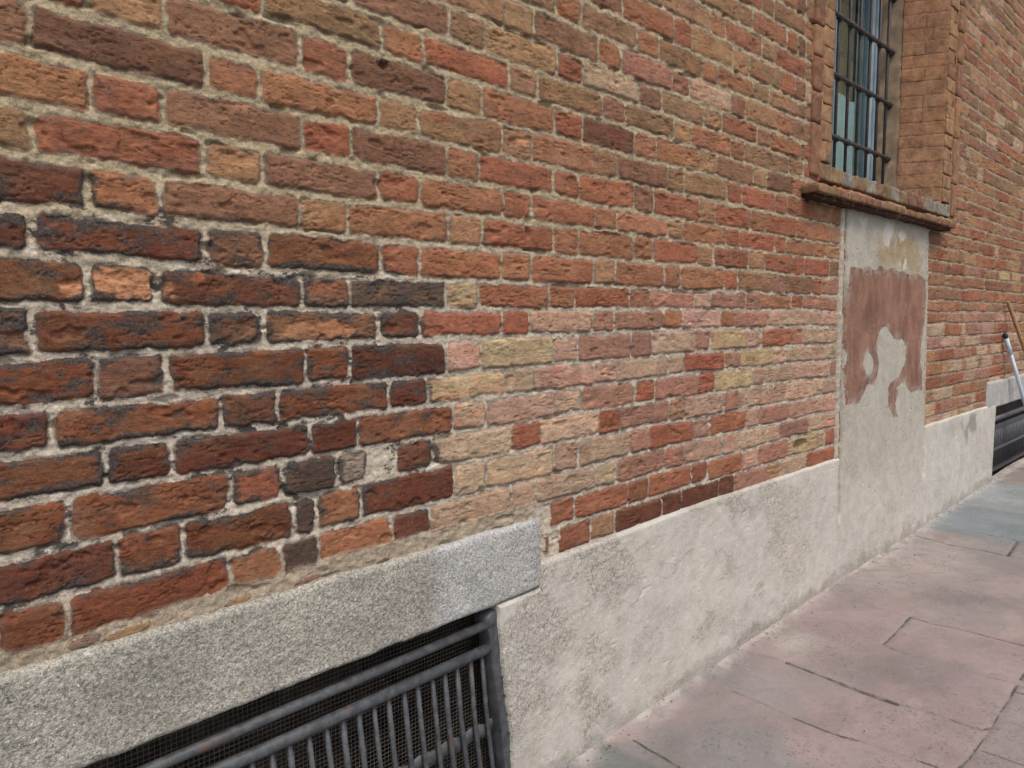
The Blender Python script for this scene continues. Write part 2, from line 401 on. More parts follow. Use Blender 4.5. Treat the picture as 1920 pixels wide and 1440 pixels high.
# ------------------------------------------------------------------ brick lay-out (measured off the wall)
PAL = {'R': (162, 93, 68), 'r': (104, 53, 40), 'O': (166, 108, 76), 'o': (124, 70, 46), 'B': (148, 103, 79), 'b': (124, 84, 66),
       'L': (148, 114, 82), 'T': (166, 124, 88), 'K': (80, 67, 60), 'Y': (190, 161, 122), 'y': (189, 157, 130), 'P': (190, 149, 128),
       'p': (168, 117, 99), 'X': (150, 98, 68), 'e': (138, 94, 68), 'Q': (152, 136, 120), 'M': (100, 90, 80)}
BC = np.array([.79, .825, .835])      # display colour -> base colour
for _k in PAL:                      # slightly muted, weathered
    _c = np.array(PAL[_k], float); _g = _c @ [.3, .59, .11]; PAL[_k] = tuple(_g + (_c - _g) * .90 + np.array([1.5, 1.0, -2.0]))
ROWS = {
 -10: "T1400 L1426 O1495 b1512", -9: "R1429 B1452 B1510", -8: "T1311 T1386 L1411 O1475 R1496 b1511",
 -7: "T1245 T1332 O1361 O1429 L1456 R1511", -6: "B1125 B1167 O1265 R1297 T1375 T1405 L1465 R1490 b1511",
 -5: "L1042 O1090 L1195 O1235 L1316 O1346 O1413 L1442 T1497 B1511",
 -4: "L789 T948 L1002 B1121 O1165 p1261 p1293 y1370 B1397 T1460 O1483 B1510",
 -3: "L657 B842 L909 T1045 R1093 y1199 B1241 L1320 T1354 R1419 B1445 O1500 B1511",
 -2: "R490 L717 O793 R953 T1008 L1130 B1172 L1263 T1295 O1370 O1397 L1460 B1478 B1506",
 -1: "R167 T307 B562 R654 b837 T903 O1038 R1093 b1190 O1231 O1312 T1343 B1412 T1438 b1487 O1511",
 0: "B55 b388 O486 O709 T784 L942 T998 O1117 B1157 b1252 L1283 T1362 R1391 R1453 R1476 R1527 T1560",
 1: "O172 R307 B567 R657 b839 O898 R1038 R1086 R1190 b1226 R1312 T1342 R1409 O1434 R1493 R1512 O1557 T1580",
 2: "L60 R383 T495 B710 R787 O943 R997 R1117 T1157 O1252 T1282 O1361 R1387 R1453 R1474 O1527 O1548 T1580",
 3: "r165 O299 B562 T653 O840 T905 R1037 O1086 O1188 O1225 R1309 T1338 R1403 T1433 R1487 R1508 R1556 B1580",
 4: "r60 r387 b497 o714 R787 O940 O996 O1113 T1153 O1245 O1277 O1358 R1384 T1448 p1471 B1523 R1542 p1580",
 5: "o165 X296 r568 b658 K837 Y899 R1031 O1079 R1181 O1219 p1303 P1333 p1399 p1426 O1484 R1506 p1570",
 6: "b63 o387 b496 e711 r789 R941 R993 P1111 p1152 p1244 O1280 P1352 R1379 p1440 P1464 y1519 y1539 y1575",
 7: "o183 b312 o573 o657 r837 P902 Y1038 P1085 p1184 p1224 y1304 p1333 Y1403 P1428 R1485 p1506 y1553 y1575",
 8: "r100 o416 b521 o729 r802 Y947 y1003 P1115 P1157 y1252 y1283 R1360 p1388 Y1450 P1473 y1525 P1543 y1575",
 9: "o198 r323 r583 r672 o850 y911 P1042 y1092 p1191 R1228 p1311 R1341 Y1412 P1434 y1490 P1556 p1575",
 10: "o128 o432 R531 K633 Q690 M744 r814 y961 R1015 y1123 R1163 p1255 p1287 P1358 p1386 y1450 P1472 P1523 y1543 P1575",
 11: "r221 o344 o551 K593 O678 r852 y912 y1040 P1085 y1182 p1220 R1301 P1332 R1399 P1426 p1480 P1500 P1545 P1575",
 12: "o129 o430 O528 K598 O735 r806 y960 P1004 y1118 y1157 p1247 p1283 P1353 P1380 y1440 P1462 p1515 P1540 P1570",
 13: "M1033 R1077 R1178 R1217 R1296 R1327 R1393 P1422 p1477 Y1532 y1546 R1570",
 14: "M1050 R1109 T1152 r1242 r1278 r1348 r1377 p1439 T1463 y1512 R1570",
 15: "M1100 r1240 r1300 p1400 p1500 R1570"}
BED = {1: (88, 230, 365), 2: (187, 300, 413), 3: (290, 373, 453), 4: (383, 443, 497), 5: (478, 517, 543), 6: (573, 583, 580), 7: (673, 643, 618),
       8: (768, 717, 663), 9: (862, 780, 703), 10: (947, 850, 743), 11: (1055, 913, 787), 12: (1147, 987, 830), 13: (1237, 1045, 873),
       0: (None, 157, 317), -1: (None, 77, 272), -2: (None, 7, 227), -3: (None, None, 183), -4: (None, None, 135), -5: (None, None, 92), -6: (None, None, 37)}
K0, K1 = -44, 16
XK = (0, 640, 1280)
bedv = {}; beds = {}
for k in range(K0, K1 + 2):
    vs = [None] * 3; ss = [None] * 3
    for i in range(3):
        y = BED.get(k, (None,) * 3)[i]
        if y is not None:
            s_, v_ = P(XK[i], y); vs[i] = float(v_); ss[i] = float(s_)
    bedv[k] = vs
for i in range(3):
    known = sorted(k for k in bedv if bedv[k][i] is not None)
    lo, hi = known[0], known[-1]
    for k in range(lo - 1, K0 - 1, -1): bedv[k][i] = bedv[k + 1][i] + .0795
    for k in range(hi + 1, K1 + 2): bedv[k][i] = bedv[k - 1][i] - .0790
SK = [.29, .855, 2.25]
def bed(k, s):
    a, b_, c = bedv[k]
    y = np.interp(s, SK + [30.0], [a, b_, c, c])
    return y + .007 * (vn(s * 2.6, np.full(np.shape(s), k * 3.7), 3) - .5)
def rowmid_px(k, px):
    a, b_, c = bedv[k]; a2, b2, c2 = bedv[k + 1]
    return px
JL = {}
def project_y(s, v):
    w = np.array([s, D, v]); c = R.T @ w
    return 960 + F * c[0] / -c[2], 720 - F * c[1] / -c[2]
def px_to_s(k, px):
    """distance along the wall of a head joint seen at column px in course k"""
    s = 1.0
    for _ in range(8):
        v = .5 * (float(bed(k, np.array([s]))[0]) + float(bed(k + 1, np.array([s]))[0]))
        _, y = project_y(s, v)
        s = float(P(px, y)[0])
    return s
for k in range(K0, K1 + 1):
    rr = random.Random(100 + k)
    edges = []; cols = []
    v = float(bed(k, np.array([4.0]))[0])
    if k in ROWS:
        items = [(e[0], px_to_s(k, float(e[1:]))) for e in ROWS[k].split()]
        if k >= 13: pass
        widths = [items[i][1] - items[i - 1][1] for i in range(1, len(items))]
        firstH = (widths[0] > .19) if widths else False
        right = [x for _, x in items]; cc = [c for c, _ in items]
        # extend to the left beyond the first measured joint
        x = right[0]; hd = firstH; left = []; lc = []
        # the first brick's own left joint
        seq = []
        cur = x
        while cur > -3.2:
            w = (.105 if hd else .268) * rr.uniform(.94, 1.06); cur -= w; seq.append(cur); hd = not hd
        left = seq[::-1]
        edges = left + right
        pool = 'BOROTRLb' if k < 3 else 'ororbRoK'
        cols = [rr.choice(pool) for _ in range(len(left) - 1)] + cc
        if cc[0] == 'M': cols = ['M'] * (len(left) - 1) + cc
        x = right[-1]; hd = rr.random() < .5
    else:
        x = -3.2 + rr.uniform(0, .3); edges = [x]; hd = rr.random() < .5
    # to the right
    while x < 16:
        w = (.105 if hd else .268) * rr.uniform(.93, 1.07); x += w; edges.append(x); hd = not hd
        if k < -3: pool = 'TTLLOOBBRyTB'
        elif k < 6: pool = 'OTRORTpRBOTR'
        else: pool = 'pTyRPpOTyRLp'
        c = rr.choice(pool)
        if rr.random() < .018: c = 'Y'
        cols.append(c)
    JL[k] = (np.array(edges), cols)
def brick_layout(s, v):
    """signed distance to the brick edge, brick id arrays and colours for wall points"""
    n = s.size
    ws = s + .0022 * (vn(s * 34, v * 34, 21) - .5) * 2 + .0022 * (vn(s * 110, v * 110, 22) - .5) * 2
    wv = v + .0024 * (vn(s * 30, v * 36, 23) - .5) * 2 + .0024 * (vn(s * 105, v * 115, 24) - .5) * 2
    sd = np.full(n, -.02); rid = np.zeros(n); col = np.tile(lin((120, 80, 62)), (n, 1)); mflag = np.zeros(n, bool)
    du = np.zeros(n); dv = np.zeros(n); blen = np.full(n, .2)
    code = np.zeros(n, np.int16); col2 = col.copy()
    for k in range(K0, K1 + 1):
        sel = np.nonzero((wv <= bed(k, ws) + 0) & (wv > bed(k + 1, ws)))[0]
        if not len(sel): continue
        e, cl = JL[k]; s_ = ws[sel]; v_ = wv[sel]
        i = np.clip(np.searchsorted(e, s_) - 1, 0, len(e) - 2)
        nb = len(e) - 1
        rg = np.random.default_rng(500 + k)
        jit = rg.uniform(-1, 1, (nb, 8))
        upper = sst(np.array([float(bedv[k][1])]), -.05, .25)[0]
        hb = .0060 + .0022 * upper * (1 - (.75 if k > -1 else .25) * sst(s_, .9, 1.7)) - .0014 * sst(s_, .8, 1.4); hh = .0046 + .0006 * upper - (.0016 if k > -1 else .0008) * sst(s_, .7, 1.5)
        t_ = bed(k, s_) - hb + jit[i, 0] * .0022 + jit[i, 4] * .02 * (s_ - (e[i] + e[i + 1]) / 2)
        b_ = bed(k + 1, s_) + hb + jit[i, 1] * .0022 + jit[i, 5] * .02 * (s_ - (e[i] + e[i + 1]) / 2)
        l_ = e[i] + hh + jit[i, 2] * .0018 + jit[i, 6] * .03 * (v_ - (t_ + b_) / 2); r_ = e[i + 1] - hh + jit[i, 3] * .0018 + jit[i, 7] * .03 * (v_ - (t_ + b_) / 2)
        cx = (l_ + r_) / 2; cy = (t_ + b_) / 2; hx = (r_ - l_) / 2; hy = (t_ - b_) / 2
        rad = .011 + .004 * jit[i, 2]
        qx = np.abs(s_ - cx) - hx + rad; qy = np.abs(v_ - cy) - hy + rad
        dd = -(np.hypot(np.maximum(qx, 0), np.maximum(qy, 0)) + np.minimum(np.maximum(qx, qy), 0) - rad)
        cl_l = np.array([lin(PAL[c]) * BC for c in cl[:nb]])
        ism = np.array([c == 'M' for c in cl[:nb]])
        jj = rg.normal(0, 1, (nb, 4))
        cl_l = cl_l * (1 + .10 * jj[:, :1]) * (1 + .022 * jj[:, 1:4])
        zone = np.array([[float(e[q] + e[q + 1]) / 2, float(bedv[k][1] if k < 4 else bedv[k][2])] for q in range(nb)])
        up_ = sst(zone[:, 1], -.06, .16)[:, None]; so_ = (1 - sst(zone[:, 0], 1.0, 1.3))[:, None] * (1 - up_)
        mean_ = lin((152, 107, 79)) * BC * up_ + (1 - up_) * (lin((122, 70, 48)) * BC * so_ + lin((178, 140, 117)) * BC * (1 - so_))
        amt = .16 * up_ + (1 - up_) * (.12 * so_ + .03 * (1 - so_))
        cl_l = cl_l * (1 - amt) + mean_ * amt
        cl_l = np.clip(cl_l, .01, .9)
        opts = [lin((178, 132, 94)) * BC, lin((132, 100, 74)) * BC, lin((152, 82, 60)) * BC, lin((104, 74, 62)) * BC, lin((186, 140, 112)) * BC]
        c2_l = np.array([opts[q] for q in rg.integers(0, 5, nb)])
        lum = cl_l.mean(1, keepdims=True); c2_l = c2_l * (.35 + .65 * lum / c2_l.mean(1, keepdims=True))
        c2_l = .6 * c2_l + .4 * cl_l
        col2[sel] = c2_l[i]
        dd = np.where(ism[i], -.012, dd)
        sd[sel] = dd; rid[sel] = h2(i, np.full(len(i), k), 77); col[sel] = cl_l[i]; mflag[sel] = ism[i]
        du[sel] = s_ - cx; dv[sel] = v_ - cy
        blen[sel] = hx
        code[sel] = np.array([ord(c) for c in cl[:nb]])[i]
    # mortar smeared over brick edges here and there, bricks worn back
    sm = fbm(s * 13, v * 16, 3, 40)
    sd = sd - .026 * np.maximum(0, sm - .63)
    return sd, rid, col, mflag, du, dv, blen, code, col2
def soot_field(s, v):
    w = .10 * (fbm(s * 3.5, v * 5, 3, 61) - .5) * 2
    a = sst(1.235 - s + w * .9, -.03, .13)
    top = np.interp(s, [.0, .5, .8, 1.3], [.275, .235, .13, .09])
    b_ = sst(top - v + w * .45, -.03, .06)
    strength = np.interp(v, [-.6, -.3, 0, .15, .3], [.55, .75, 1.0, 1.0, .8])
    return np.clip(a * b_ * strength + .04 * (1 - a), 0, 1)
def wall_fields(s, v):
    sd, rid, col, mf, du, dv, bl, code, col2 = brick_layout(s, v)
    soot = soot_field(s, v)
    up = sst(v, -.05, .3); rightish = sst(s, 1.0, 1.4)
    mort = lin((168, 153, 124))[None] * up[:, None] + lin((182, 171, 154))[None] * (1 - up[:, None])
    low = sst(-.47 - v + .03 * (fbm(s * 9, v * 9, 2, 8) - .5), -.01, .03) * (1 - sst(s, 1.45, 1.54))
    far = sst(s, 4.6, 4.9)[:, None] * .6; mort = mort * (1 - far) + lin((154, 134, 106))[None] * far
    mort = mort * (1 - low[:, None]) + lin((158, 144, 124))[None] * low[:, None]
    soot = soot * (1 - .85 * low)
    soot = soot * np.where(sd < 0, 1 - .55 * low, 1)
    m = sst(sd, -.0012, .0060)
    pil = sst(sd, 0, .009) * .0016
    jr = rid * 6.283
    off = (rid - .5) * .0032 + .010 * np.sin(jr * 3) * du * .35 + .03 * np.cos(jr * 5) * dv
    rough = (fbm(s * 42, v * 70, 4, 31) - .5)
    cr = fbm(s * 26 + v * 9 + rid * 40, v * 95 + rid * 90, 3, 33)
    crack = -np.maximum(0, np.abs(cr - .5) < .035) * .0
    ridge = -sst(.040 - np.abs(cr - .5), 0, .040) * sst(fbm(s * 15 + rid * 9, v * 22, 2, 35), .42, .60) * .0034
    chip = -sst(fbm(s * 19 + rid * 31, v * 30, 3, 36), .66, .74) * .0045
    hb = .001 + off + pil + rough * .0008 + (fbm(s * 80, v * 170, 3, 37) - .5) * .0022 + ridge + chip
    hm = -.0026 + .0018 * up + (fbm(s * 55, v * 65, 4, 51) - .5) * .0105 + (fbm(s * 9, v * 14, 2, 52) - .5) * .006
    hm = hm + low * .006
    h = hm * (1 - m) + hb * m
    # deep hole in the pale brick near the panel, small drill hole, knocked-out mortar pockets
    for (px, py, rs, rv, dep) in ((1500, 833, .060, .022, .03), (988, 436, .010, .016, .012), (722, 120, .012, .010, .02)):
        a, c = P(px, py); q = ((s - float(a)) / rs) ** 2 + ((v - float(c)) / rv) ** 2
        h = h - dep * sst(1.25 - q + .5 * (vn(s * 60, v * 60, 9) - .5), 0, .8)
    pocket = sst(fbm(s * 17, v * 40, 2, 55), .70, .80) * (1 - m) * .008
    h = h - pocket
    # spalled bright patch and scraped oranges
    for (px, py, rs, rv, cc) in ((232, 532, .095, .026, (196, 142, 104)), (610, 620, .10, .022, (176, 124, 88)), (365, 515, .035, .022, (150, 84, 58)), (975, 265, .045, .012, (180, 130, 92))):
        a, c = P(px, py); q = ((s - float(a)) / rs) ** 2 + ((v - float(c)) / rv) ** 2
        w = sst(1.0 - q + 2.6 * (fbm(s * 34, v * 60, 4, 66) - .5), 0, .45) * sst(sd, .001, .006) * .75
        col = col * (1 - w[:, None]) + lin(cc)[None] * w[:, None]; soot = soot * (1 - w)
        h = h - .003 * w
    for (px, py, rs, rv, cc) in ((240, 1183, .042, .010, (178, 142, 98)), (445, 1126, .030, .008, (176, 148, 108)), (575, 1086, .034, .006, (178, 120, 104)), (155, 1203, .028, .010, (128, 106, 96)),
                                (715, 1052, .020, .007, (104, 88, 80)), (1024, 1020, .010, .030, (160, 112, 92)), (395, 1150, .016, .005, (150, 130, 104)), (880, 1010, .018, .006, (150, 126, 110)), (320, 1172, .012, .006, (120, 104, 90))):
        a, c = P(px, py); ang = .22; ds = s - float(a); dv2 = v - float(c) - .12 * ds
        q = (ds / rs) ** 2 + (dv2 / rv) ** 2; q = q + .8 * (fbm(s * 60, v * 60, 3, 68) - .5)
        w = sst(1.1 - q, 0, .35)
        sd = np.maximum(sd, np.where(q < 1.0, (1.0 - q) * .008, -1)); h = np.maximum(h, w * .0055 - (1 - w))
        col = col * (1 - w[:, None]) + (lin(cc) * .55 + lin((140, 116, 92)) * .3)[None] * w[:, None]; col2 = np.where(w[:, None] > .3, col * .7, col2)
    # dark hearts and stains of a few bricks
    return h, sd, rid, col, mort, soot, col2
# ------------------------------------------------------------------ openings and levels
W_L, W_R = 3.212, 5.000          # masonry stops here: brick trim of the window begins
SILL_B = .497; WIN_T = 2.30
PTOP = lambda s: np.interp(s, [-4, 1.53, 2.23, 3.5, 4.76, 6.0, 6.3, 16], [-.68, -.671, -.651, -.647, -.620, -.620, -.617, -.60])
G1 = (.0 - .62, 1.502); GT1 = lambda s: np.interp(s, [-1, .26, 1.52], [-.570, -.562, -.544]); GB1 = lambda s: np.interp(s, [-1, .38, 1.338, 1.53], [-.773, -.763, -.744, -.736])
G2 = (6.02, 8.6); GT2 = lambda s: np.interp(s, [6, 9], [-.456, -.450]); GB2 = lambda s: np.interp(s, [6, 9], [-.648, -.641])
PL = lambda v: np.interp(v, [-.95, .45], [3.526, 3.495]); PR = lambda v: np.interp(v, [-.92, .47], [4.713, 4.600])
# ------------------------------------------------------------------ the building
B = empty('brick_building', (3.0, 0, 0))
tag(B, 'old building front of weathered red and tan bricks with grey plaster foot', 'building')
def build_wall():
    pxs = np.arange(-190, 1990, 2.5)
    sc = P(pxs, np.full(pxs.shape, 592.0))[0]
    left = np.arange(-2.2, sc[0] - .004, .0085)
    right = np.arange(sc[-1] + .05, 15.0, .12)
    s1 = np.concatenate([left, sc, right])
    v1 = np.concatenate([np.arange(-.74, .72, .0024), np.arange(.72, 1.15, .0033), np.arange(1.15, 2.75, .0058), np.arange(2.75, 3.6, .02)])
    nu, nv = len(s1), len(v1)
    Sg, Vg = np.meshgrid(s1, v1, indexing='ij')
    s = Sg.ravel(); v = Vg.ravel()
    h, sd, rid, col, mort, soot, col2 = wall_fields(s, v)
    sm = .25 * (Sg[:-1, :-1] + Sg[1:, :-1] + Sg[:-1, 1:] + Sg[1:, 1:]); vm = .5 * (Vg[:-1, :-1] + Vg[:-1, 1:])
    keep = vm > PTOP(sm) - .03
    keep &= ~((sm > G1[0] + .02) & (sm < G1[1] - .015) & (vm < GT1(sm) - .02))
    keep &= ~((sm > G2[0] + .02) & (sm < G2[1] - .02) & (vm < GT2(sm) - .02))
    keep &= ~((sm > W_L + .02) & (sm < W_R - .02) & (vm > SILL_B + .02) & (vm < WIN_T))
    keep &= ~((sm > PL(vm) + .03) & (sm < PR(vm) - .03) & (vm < SILL_B - .03))
    # parts of the wall far above the frame on the near side are left out only outside any view
    Q = grid_faces(nu, nv, keep)
    V = np.stack([s, -h, v + H], 1)
    V, Q, at = compact(V, Q, dict(col=col, sd=sd, rnd=rid, mort=mort, soot=soot, col2=col2))
    print('wall quads', len(Q))
    return mesh_np('brick_wall', V, Q, M_WALL, B, at)
build_wall()
# ------------------------------------------------------------------ plaster foot and panel
def patch(name, sl, sr, vb, vt, nu, nv, hfun, mat, parent, attrf, back=.03, edge=.008, sides='lrbt', us=None, vsplit=None):
    """slab with a modelled front, its rim turned back into the wall"""
    u = np.linspace(0, 1, nu) if us is None else us
    t = np.linspace(0, 1, nv)
    U, T = np.meshgrid(u, t, indexing='ij')
    s0 = sl(0) + (sr(0) - sl(0)) * U
    v = vb(s0) + (vt(s0) - vb(s0)) * T
    if vsplit is not None:          # level rows below vsplit, the step of the top edge taken up above it
        a_ = vb(s0); v = np.where(T < .8, a_ + (vsplit - a_) * T / .8, vsplit + (vt(s0) - vsplit) * (T - .8) / .2)
    s = sl(v) + (sr(v) - sl(v)) * U
    d = np.full(s.shape, 1.0)
    if 'l' in sides: d = np.minimum(d, s - sl(v))
    if 'r' in sides: d = np.minimum(d, sr(v) - s)
    if 't' in sides: d = np.minimum(d, vt(s0) - v)
    if 'b' in sides: d = np.minimum(d, v - vb(s0))
    h = hfun(s, v) - edge * (1 - np.sqrt(np.clip(1 - (1 - np.clip(d / edge, 0, 1)) ** 2, 0, 1)))
    V = np.stack([s, -h, v + H], -1).reshape(-1, 3)
    Q = [grid_faces(nu, nv)]
    idx = np.arange(nu * nv).reshape(nu, nv)
    loop = np.concatenate([idx[:, 0], idx[-1, 1:], idx[-2::-1, -1], idx[0, -2:0:-1]])
    rimf = V[loop].copy(); rimv = V[loop].copy(); rimv[:, 1] = back
    o = len(V); n = len(loop); k = np.arange(n); k2 = (k + 1) % n
    Q.append(np.stack([o + k, o + n + k, o + n + k2, o + k2], 1))
    sl_ = s.ravel()[loop]; vl_ = v.ravel()[loop]
    ss = np.concatenate([s.ravel(), sl_, sl_]); vv = np.concatenate([v.ravel(), vl_, vl_])
    return np.concatenate([V, rimf, rimv]), np.concatenate(Q), ss, vv
def ph(s, v):
    """plaster relief, the same field over foot and panel"""
    r = rgh(s, v)
    h = .017 + (fbm(s * 2.2, v * 2.6, 3, 70) - .5) * .012 + (fbm(s * 14, v * 14, 3, 71) - .5) * .004
    h = h + (fbm(s * 75, v * 75, 3, 72) - .5) * (.0012 + .0045 * r)
    h = h - sst(vn(s * 60, v * 60, 75), .90, .97) * .003
    # grooves left and right of the panel
    wl = .006 * (fbm(v * 12, s * 2, 3, 78) - .5) * 2
    gl = np.exp(-((s - PL(v) - wl - .010) / .012) ** 2) * sst(v, -.965, -.90)
    gr = np.exp(-((s - PR(v) - wl) / .014) ** 2) * sst(v, -.93, -.87)
    return h - .030 * gl * (.5 + vn(v * 40, s * 3, 80)) - .018 * gr * (.5 + vn(v * 40, s * 3, 81))
def rgh(s, v):
    n = fbm(s * 3.6 + v * 2, v * 4.5 - s * 1.5, 4, 90)
    r = sst(n, .50, .66)
    r2 = sst(fbm(s * 7 + 3, v * 8, 3, 92), .55, .7)
    a = np.clip(r * .9 + r2 * .35, 0, 1)
    return a * (1 - .55 * sst(s, 2.6, 3.3))
def seg_dist(x, y, pts):
    d = np.full(x.shape, 9.0)
    for (x0, y0), (x1, y1) in zip(pts[:-1], pts[1:]):
        L2 = (x1 - x0) ** 2 + (y1 - y0) ** 2 + 1e-12
        t = np.clip(((x - x0) * (x1 - x0) + (y - y0) * (y1 - y0)) / L2, 0, 1)
        d = np.minimum(d, np.hypot(x - x0 - t * (x1 - x0), y - y0 - t * (y1 - y0)))
    return d
def poly_sd(x, y, pts):
    inside = np.zeros(x.shape, bool); n = len(pts)
    for i in range(n):
        x0, y0 = pts[i]; x1, y1 = pts[(i + 1) % n]
        c = ((y0 > y) != (y1 > y)) & (x < (x1 - x0) * (y - y0) / (y1 - y0 + 1e-12) + x0)
        inside ^= c
    d = seg_dist(x, y, list(pts) + [pts[0]])
    return np.where(inside, d, -d)
def z6(l): return [tuple(float(q) for q in P(1280 + a / 3, 480 + b / 3, -.017)) for a, b in l]
PAINT = z6([(945, 62), (975, 58), (1005, 70), (1040, 60), (1088, 78), (1110, 58), (1150, 76), (1185, 66), (1215, 88), (1245, 84), (1285, 108), (1320, 100), (1345, 118), (1366, 140),
            (1368, 300), (1352, 430), (1336, 520), (1334, 600), (1346, 650), (1345, 756), (1280, 764), (1262, 742), (1245, 712), (1226, 716), (1200, 742), (1216, 775), (1192, 830),
            (1207, 905), (1182, 905), (1155, 850), (1153, 745), (1170, 712), (1215, 672), (1246, 592), (1253, 512), (1230, 470), (1182, 466), (1165, 432), (1140, 396), (1110, 412),
            (1090, 490), (1106, 600), (1092, 690), (1078, 726), (1040, 722), (1012, 790), (990, 828), (915, 838), (912, 640), (926, 580), (912, 480), (917, 300), (936, 150)])
HOLE = z6([(1040, 530), (1070, 582), (1068, 645), (1050, 674), (1030, 664), (1014, 612), (1022, 562)])
def z2(l): return [tuple(float(q) for q in P(1500 + a / 4.8, 380 + b / 4.8, -.017)) for a, b in l]
OCHRE = z2([(700, 330), (690, 560), (1110, 660), (1110, 480), (1050, 300), (900, 240), (800, 300)])
WHITES = [z2(l) for l in ([(740, 190), (850, 180), (840, 300), (790, 390), (750, 290)], [(870, 260), (1010, 240), (960, 330), (920, 360)], [(540, 140), (605, 150), (590, 300), (560, 230)], [(905, 560), (950, 530), (975, 600), (940, 615)])]
def plaster_attr(s, v):
    paint = np.minimum(poly_sd(s, v, PAINT), -poly_sd(s, v, HOLE)) + .018 * (fbm(s * 30, v * 30, 3, 95) - .5)
    oc = sst(poly_sd(s, v, OCHRE) + .08 * (fbm(s * 9, v * 9, 3, 96) - .5), -.05, .06)
    wh = np.zeros(s.shape)
    for w in WHITES: wh = np.maximum(wh, sst(poly_sd(s, v, w) + .09 * (fbm(s * 22, v * 14, 4, 97) - .5), -.01, .012))
    inp = sst(s, 3.46, 3.54) * sst(4.74 - s, 0, .05)
    tint = inp * np.interp(v, [-1.2, -.95, -.55, -.2, .5], [0, .25, .75, .9, 1.0]) * (1 - wh)
    base = sst(zg(s) - H + .075 - v + .11 * (fbm(s * 12, v * 14, 3, 98) - .5), 0, .06)
    d1 = [tuple(float(q) for q in P(1720 + a / 6, 680 + b / 6)) for a, b in ((440, 660), (470, 640), (500, 740), (540, 650), (560, 590), (620, 570), (640, 760), (590, 790), (540, 760), (525, 910), (500, 860))]
    dirt_dark = .62 * sst(poly_sd(s, v, d1) + .05 * (fbm(s * 14, v * 14, 3, 99) - .5), -.02, .03) + .30 * base
    dirt_dark = np.clip(dirt_dark + .35 * np.exp(-((v - .46) / .05) ** 2) * inp * fbm(s * 9, v * 9, 2, 93), 0, .9)  # plus a mottled darker band across the panel below the sill
    rg = np.clip(rgh(s, v) + .5 * base, 0, 1)
    return dict(paint=paint, ochre=oc * inp * (1 - wh), tint=tint, dirt_dark=dirt_dark, rgh=rg * (1 - sst(paint, -.004, .004)))
def plaster_part(name, pieces):
    Vs = []; Qs = []; n = 0; S_ = []; V_ = []
    for pc in pieces:
        V, Q, s, v = patch(*pc[0], **pc[1]); Vs.append(V); Qs.append(Q + n); n += len(V); S_.append(s); V_.append(v)
    s = np.concatenate(S_); v = np.concatenate(V_)
    return mesh_np(name, np.concatenate(Vs), np.concatenate(Qs), M_PLAST, B, plaster_attr(s, v))
const = lambda c: (lambda v: c + 0 * np.asarray(v, float))
gbot = lambda s: zg(s) - H - .02
JAMB = lambda v: np.interp(v, [-1.35, -1.195, -1.056, -.931, -.778, -.74], [1.416, 1.398, 1.383, 1.361, 1.347, 1.340]) + .006 * (vn(np.asarray(v) * 30, 3.0 + 0 * np.asarray(v), 5) - .5)
ptop = lambda s: np.minimum(PTOP(s) + .006 * (fbm(s * 5, 0 * s + 2.5, 3, 15) - .5), np.where(s < 1.504, GB1(s) - .003, 9))
CUT = -.905
def us_px(a, b, n):
    p = np.linspace(0, 1, n); q = a * (b / a) ** p
    return (q - a) / (b - a)
plaster_part('plaster_foot', [
    ((('f', JAMB, PL, gbot, ptop, 430, 200, ph, M_PLAST, B, None)), dict(sides='lt', us=us_px(1.33, 3.52, 430), edge=.012, vsplit=-.757)),
    ((('f', PL, PR, gbot, const(CUT), 170, 110, ph, M_PLAST, B, None)), dict(sides='')),
    ((('f', PR, const(6.24), gbot, ptop, 150, 170, ph, M_PLAST, B, None)), dict(sides='rt', edge=.012))])
plaster_part('plaster_foot', [
    ((('f', const(-3.0), const(-.45), gbot, ptop, 60, 40, ph, M_PLAST, B, None)), dict(sides='rt'))])
plaster_part('plaster_foot', [
    ((('f', const(8.45), const(15.0), gbot, ptop, 60, 40, ph, M_PLAST, B, None)), dict(sides='lt'))])
plaster_part('plaster_panel', [((('p', PL, PR, const(CUT), const(.525), 260, 420, ph, M_PLAST, B, None)), dict(sides='lr', edge=.012))])
# mortar fillet between bricks and panel edge
M_FILL = mat_plain('grey_mortar', (.36, .335, .275), .95, .35, 60, .1)
for (side, off, v0, v1) in (('l', -.022, PTOP(3.5), .47), ('r', .020, PTOP(4.7), .50)):
    mb = MB(); vv = np.linspace(v0, v1, 260); ww = np.linspace(-1, 1, 7)
    Wg, Vg = np.meshgrid(ww, vv, indexing='ij')
    edge_ = (PL(Vg) if side == 'l' else PR(Vg)) + off
    half = .024 if side == 'l' else .020
    s_ = edge_ + Wg * half + .012 * (fbm(Vg * 14, Wg * .7, 3, 14 if side == 'l' else 15) - .5)
    h_ = .004 + .007 * (1 - Wg ** 2) + .008 * (fbm(s_ * 60, Vg * 60, 3, 16) - .5) - .02 * (np.abs(Wg) > .99)
    mb.add(np.stack([s_, -h_, Vg + H], -1).reshape(-1, 3), grid_faces(7, 260), lin((160, 150, 128)))
    mb.build('mortar_fillet', M_FILL, B)
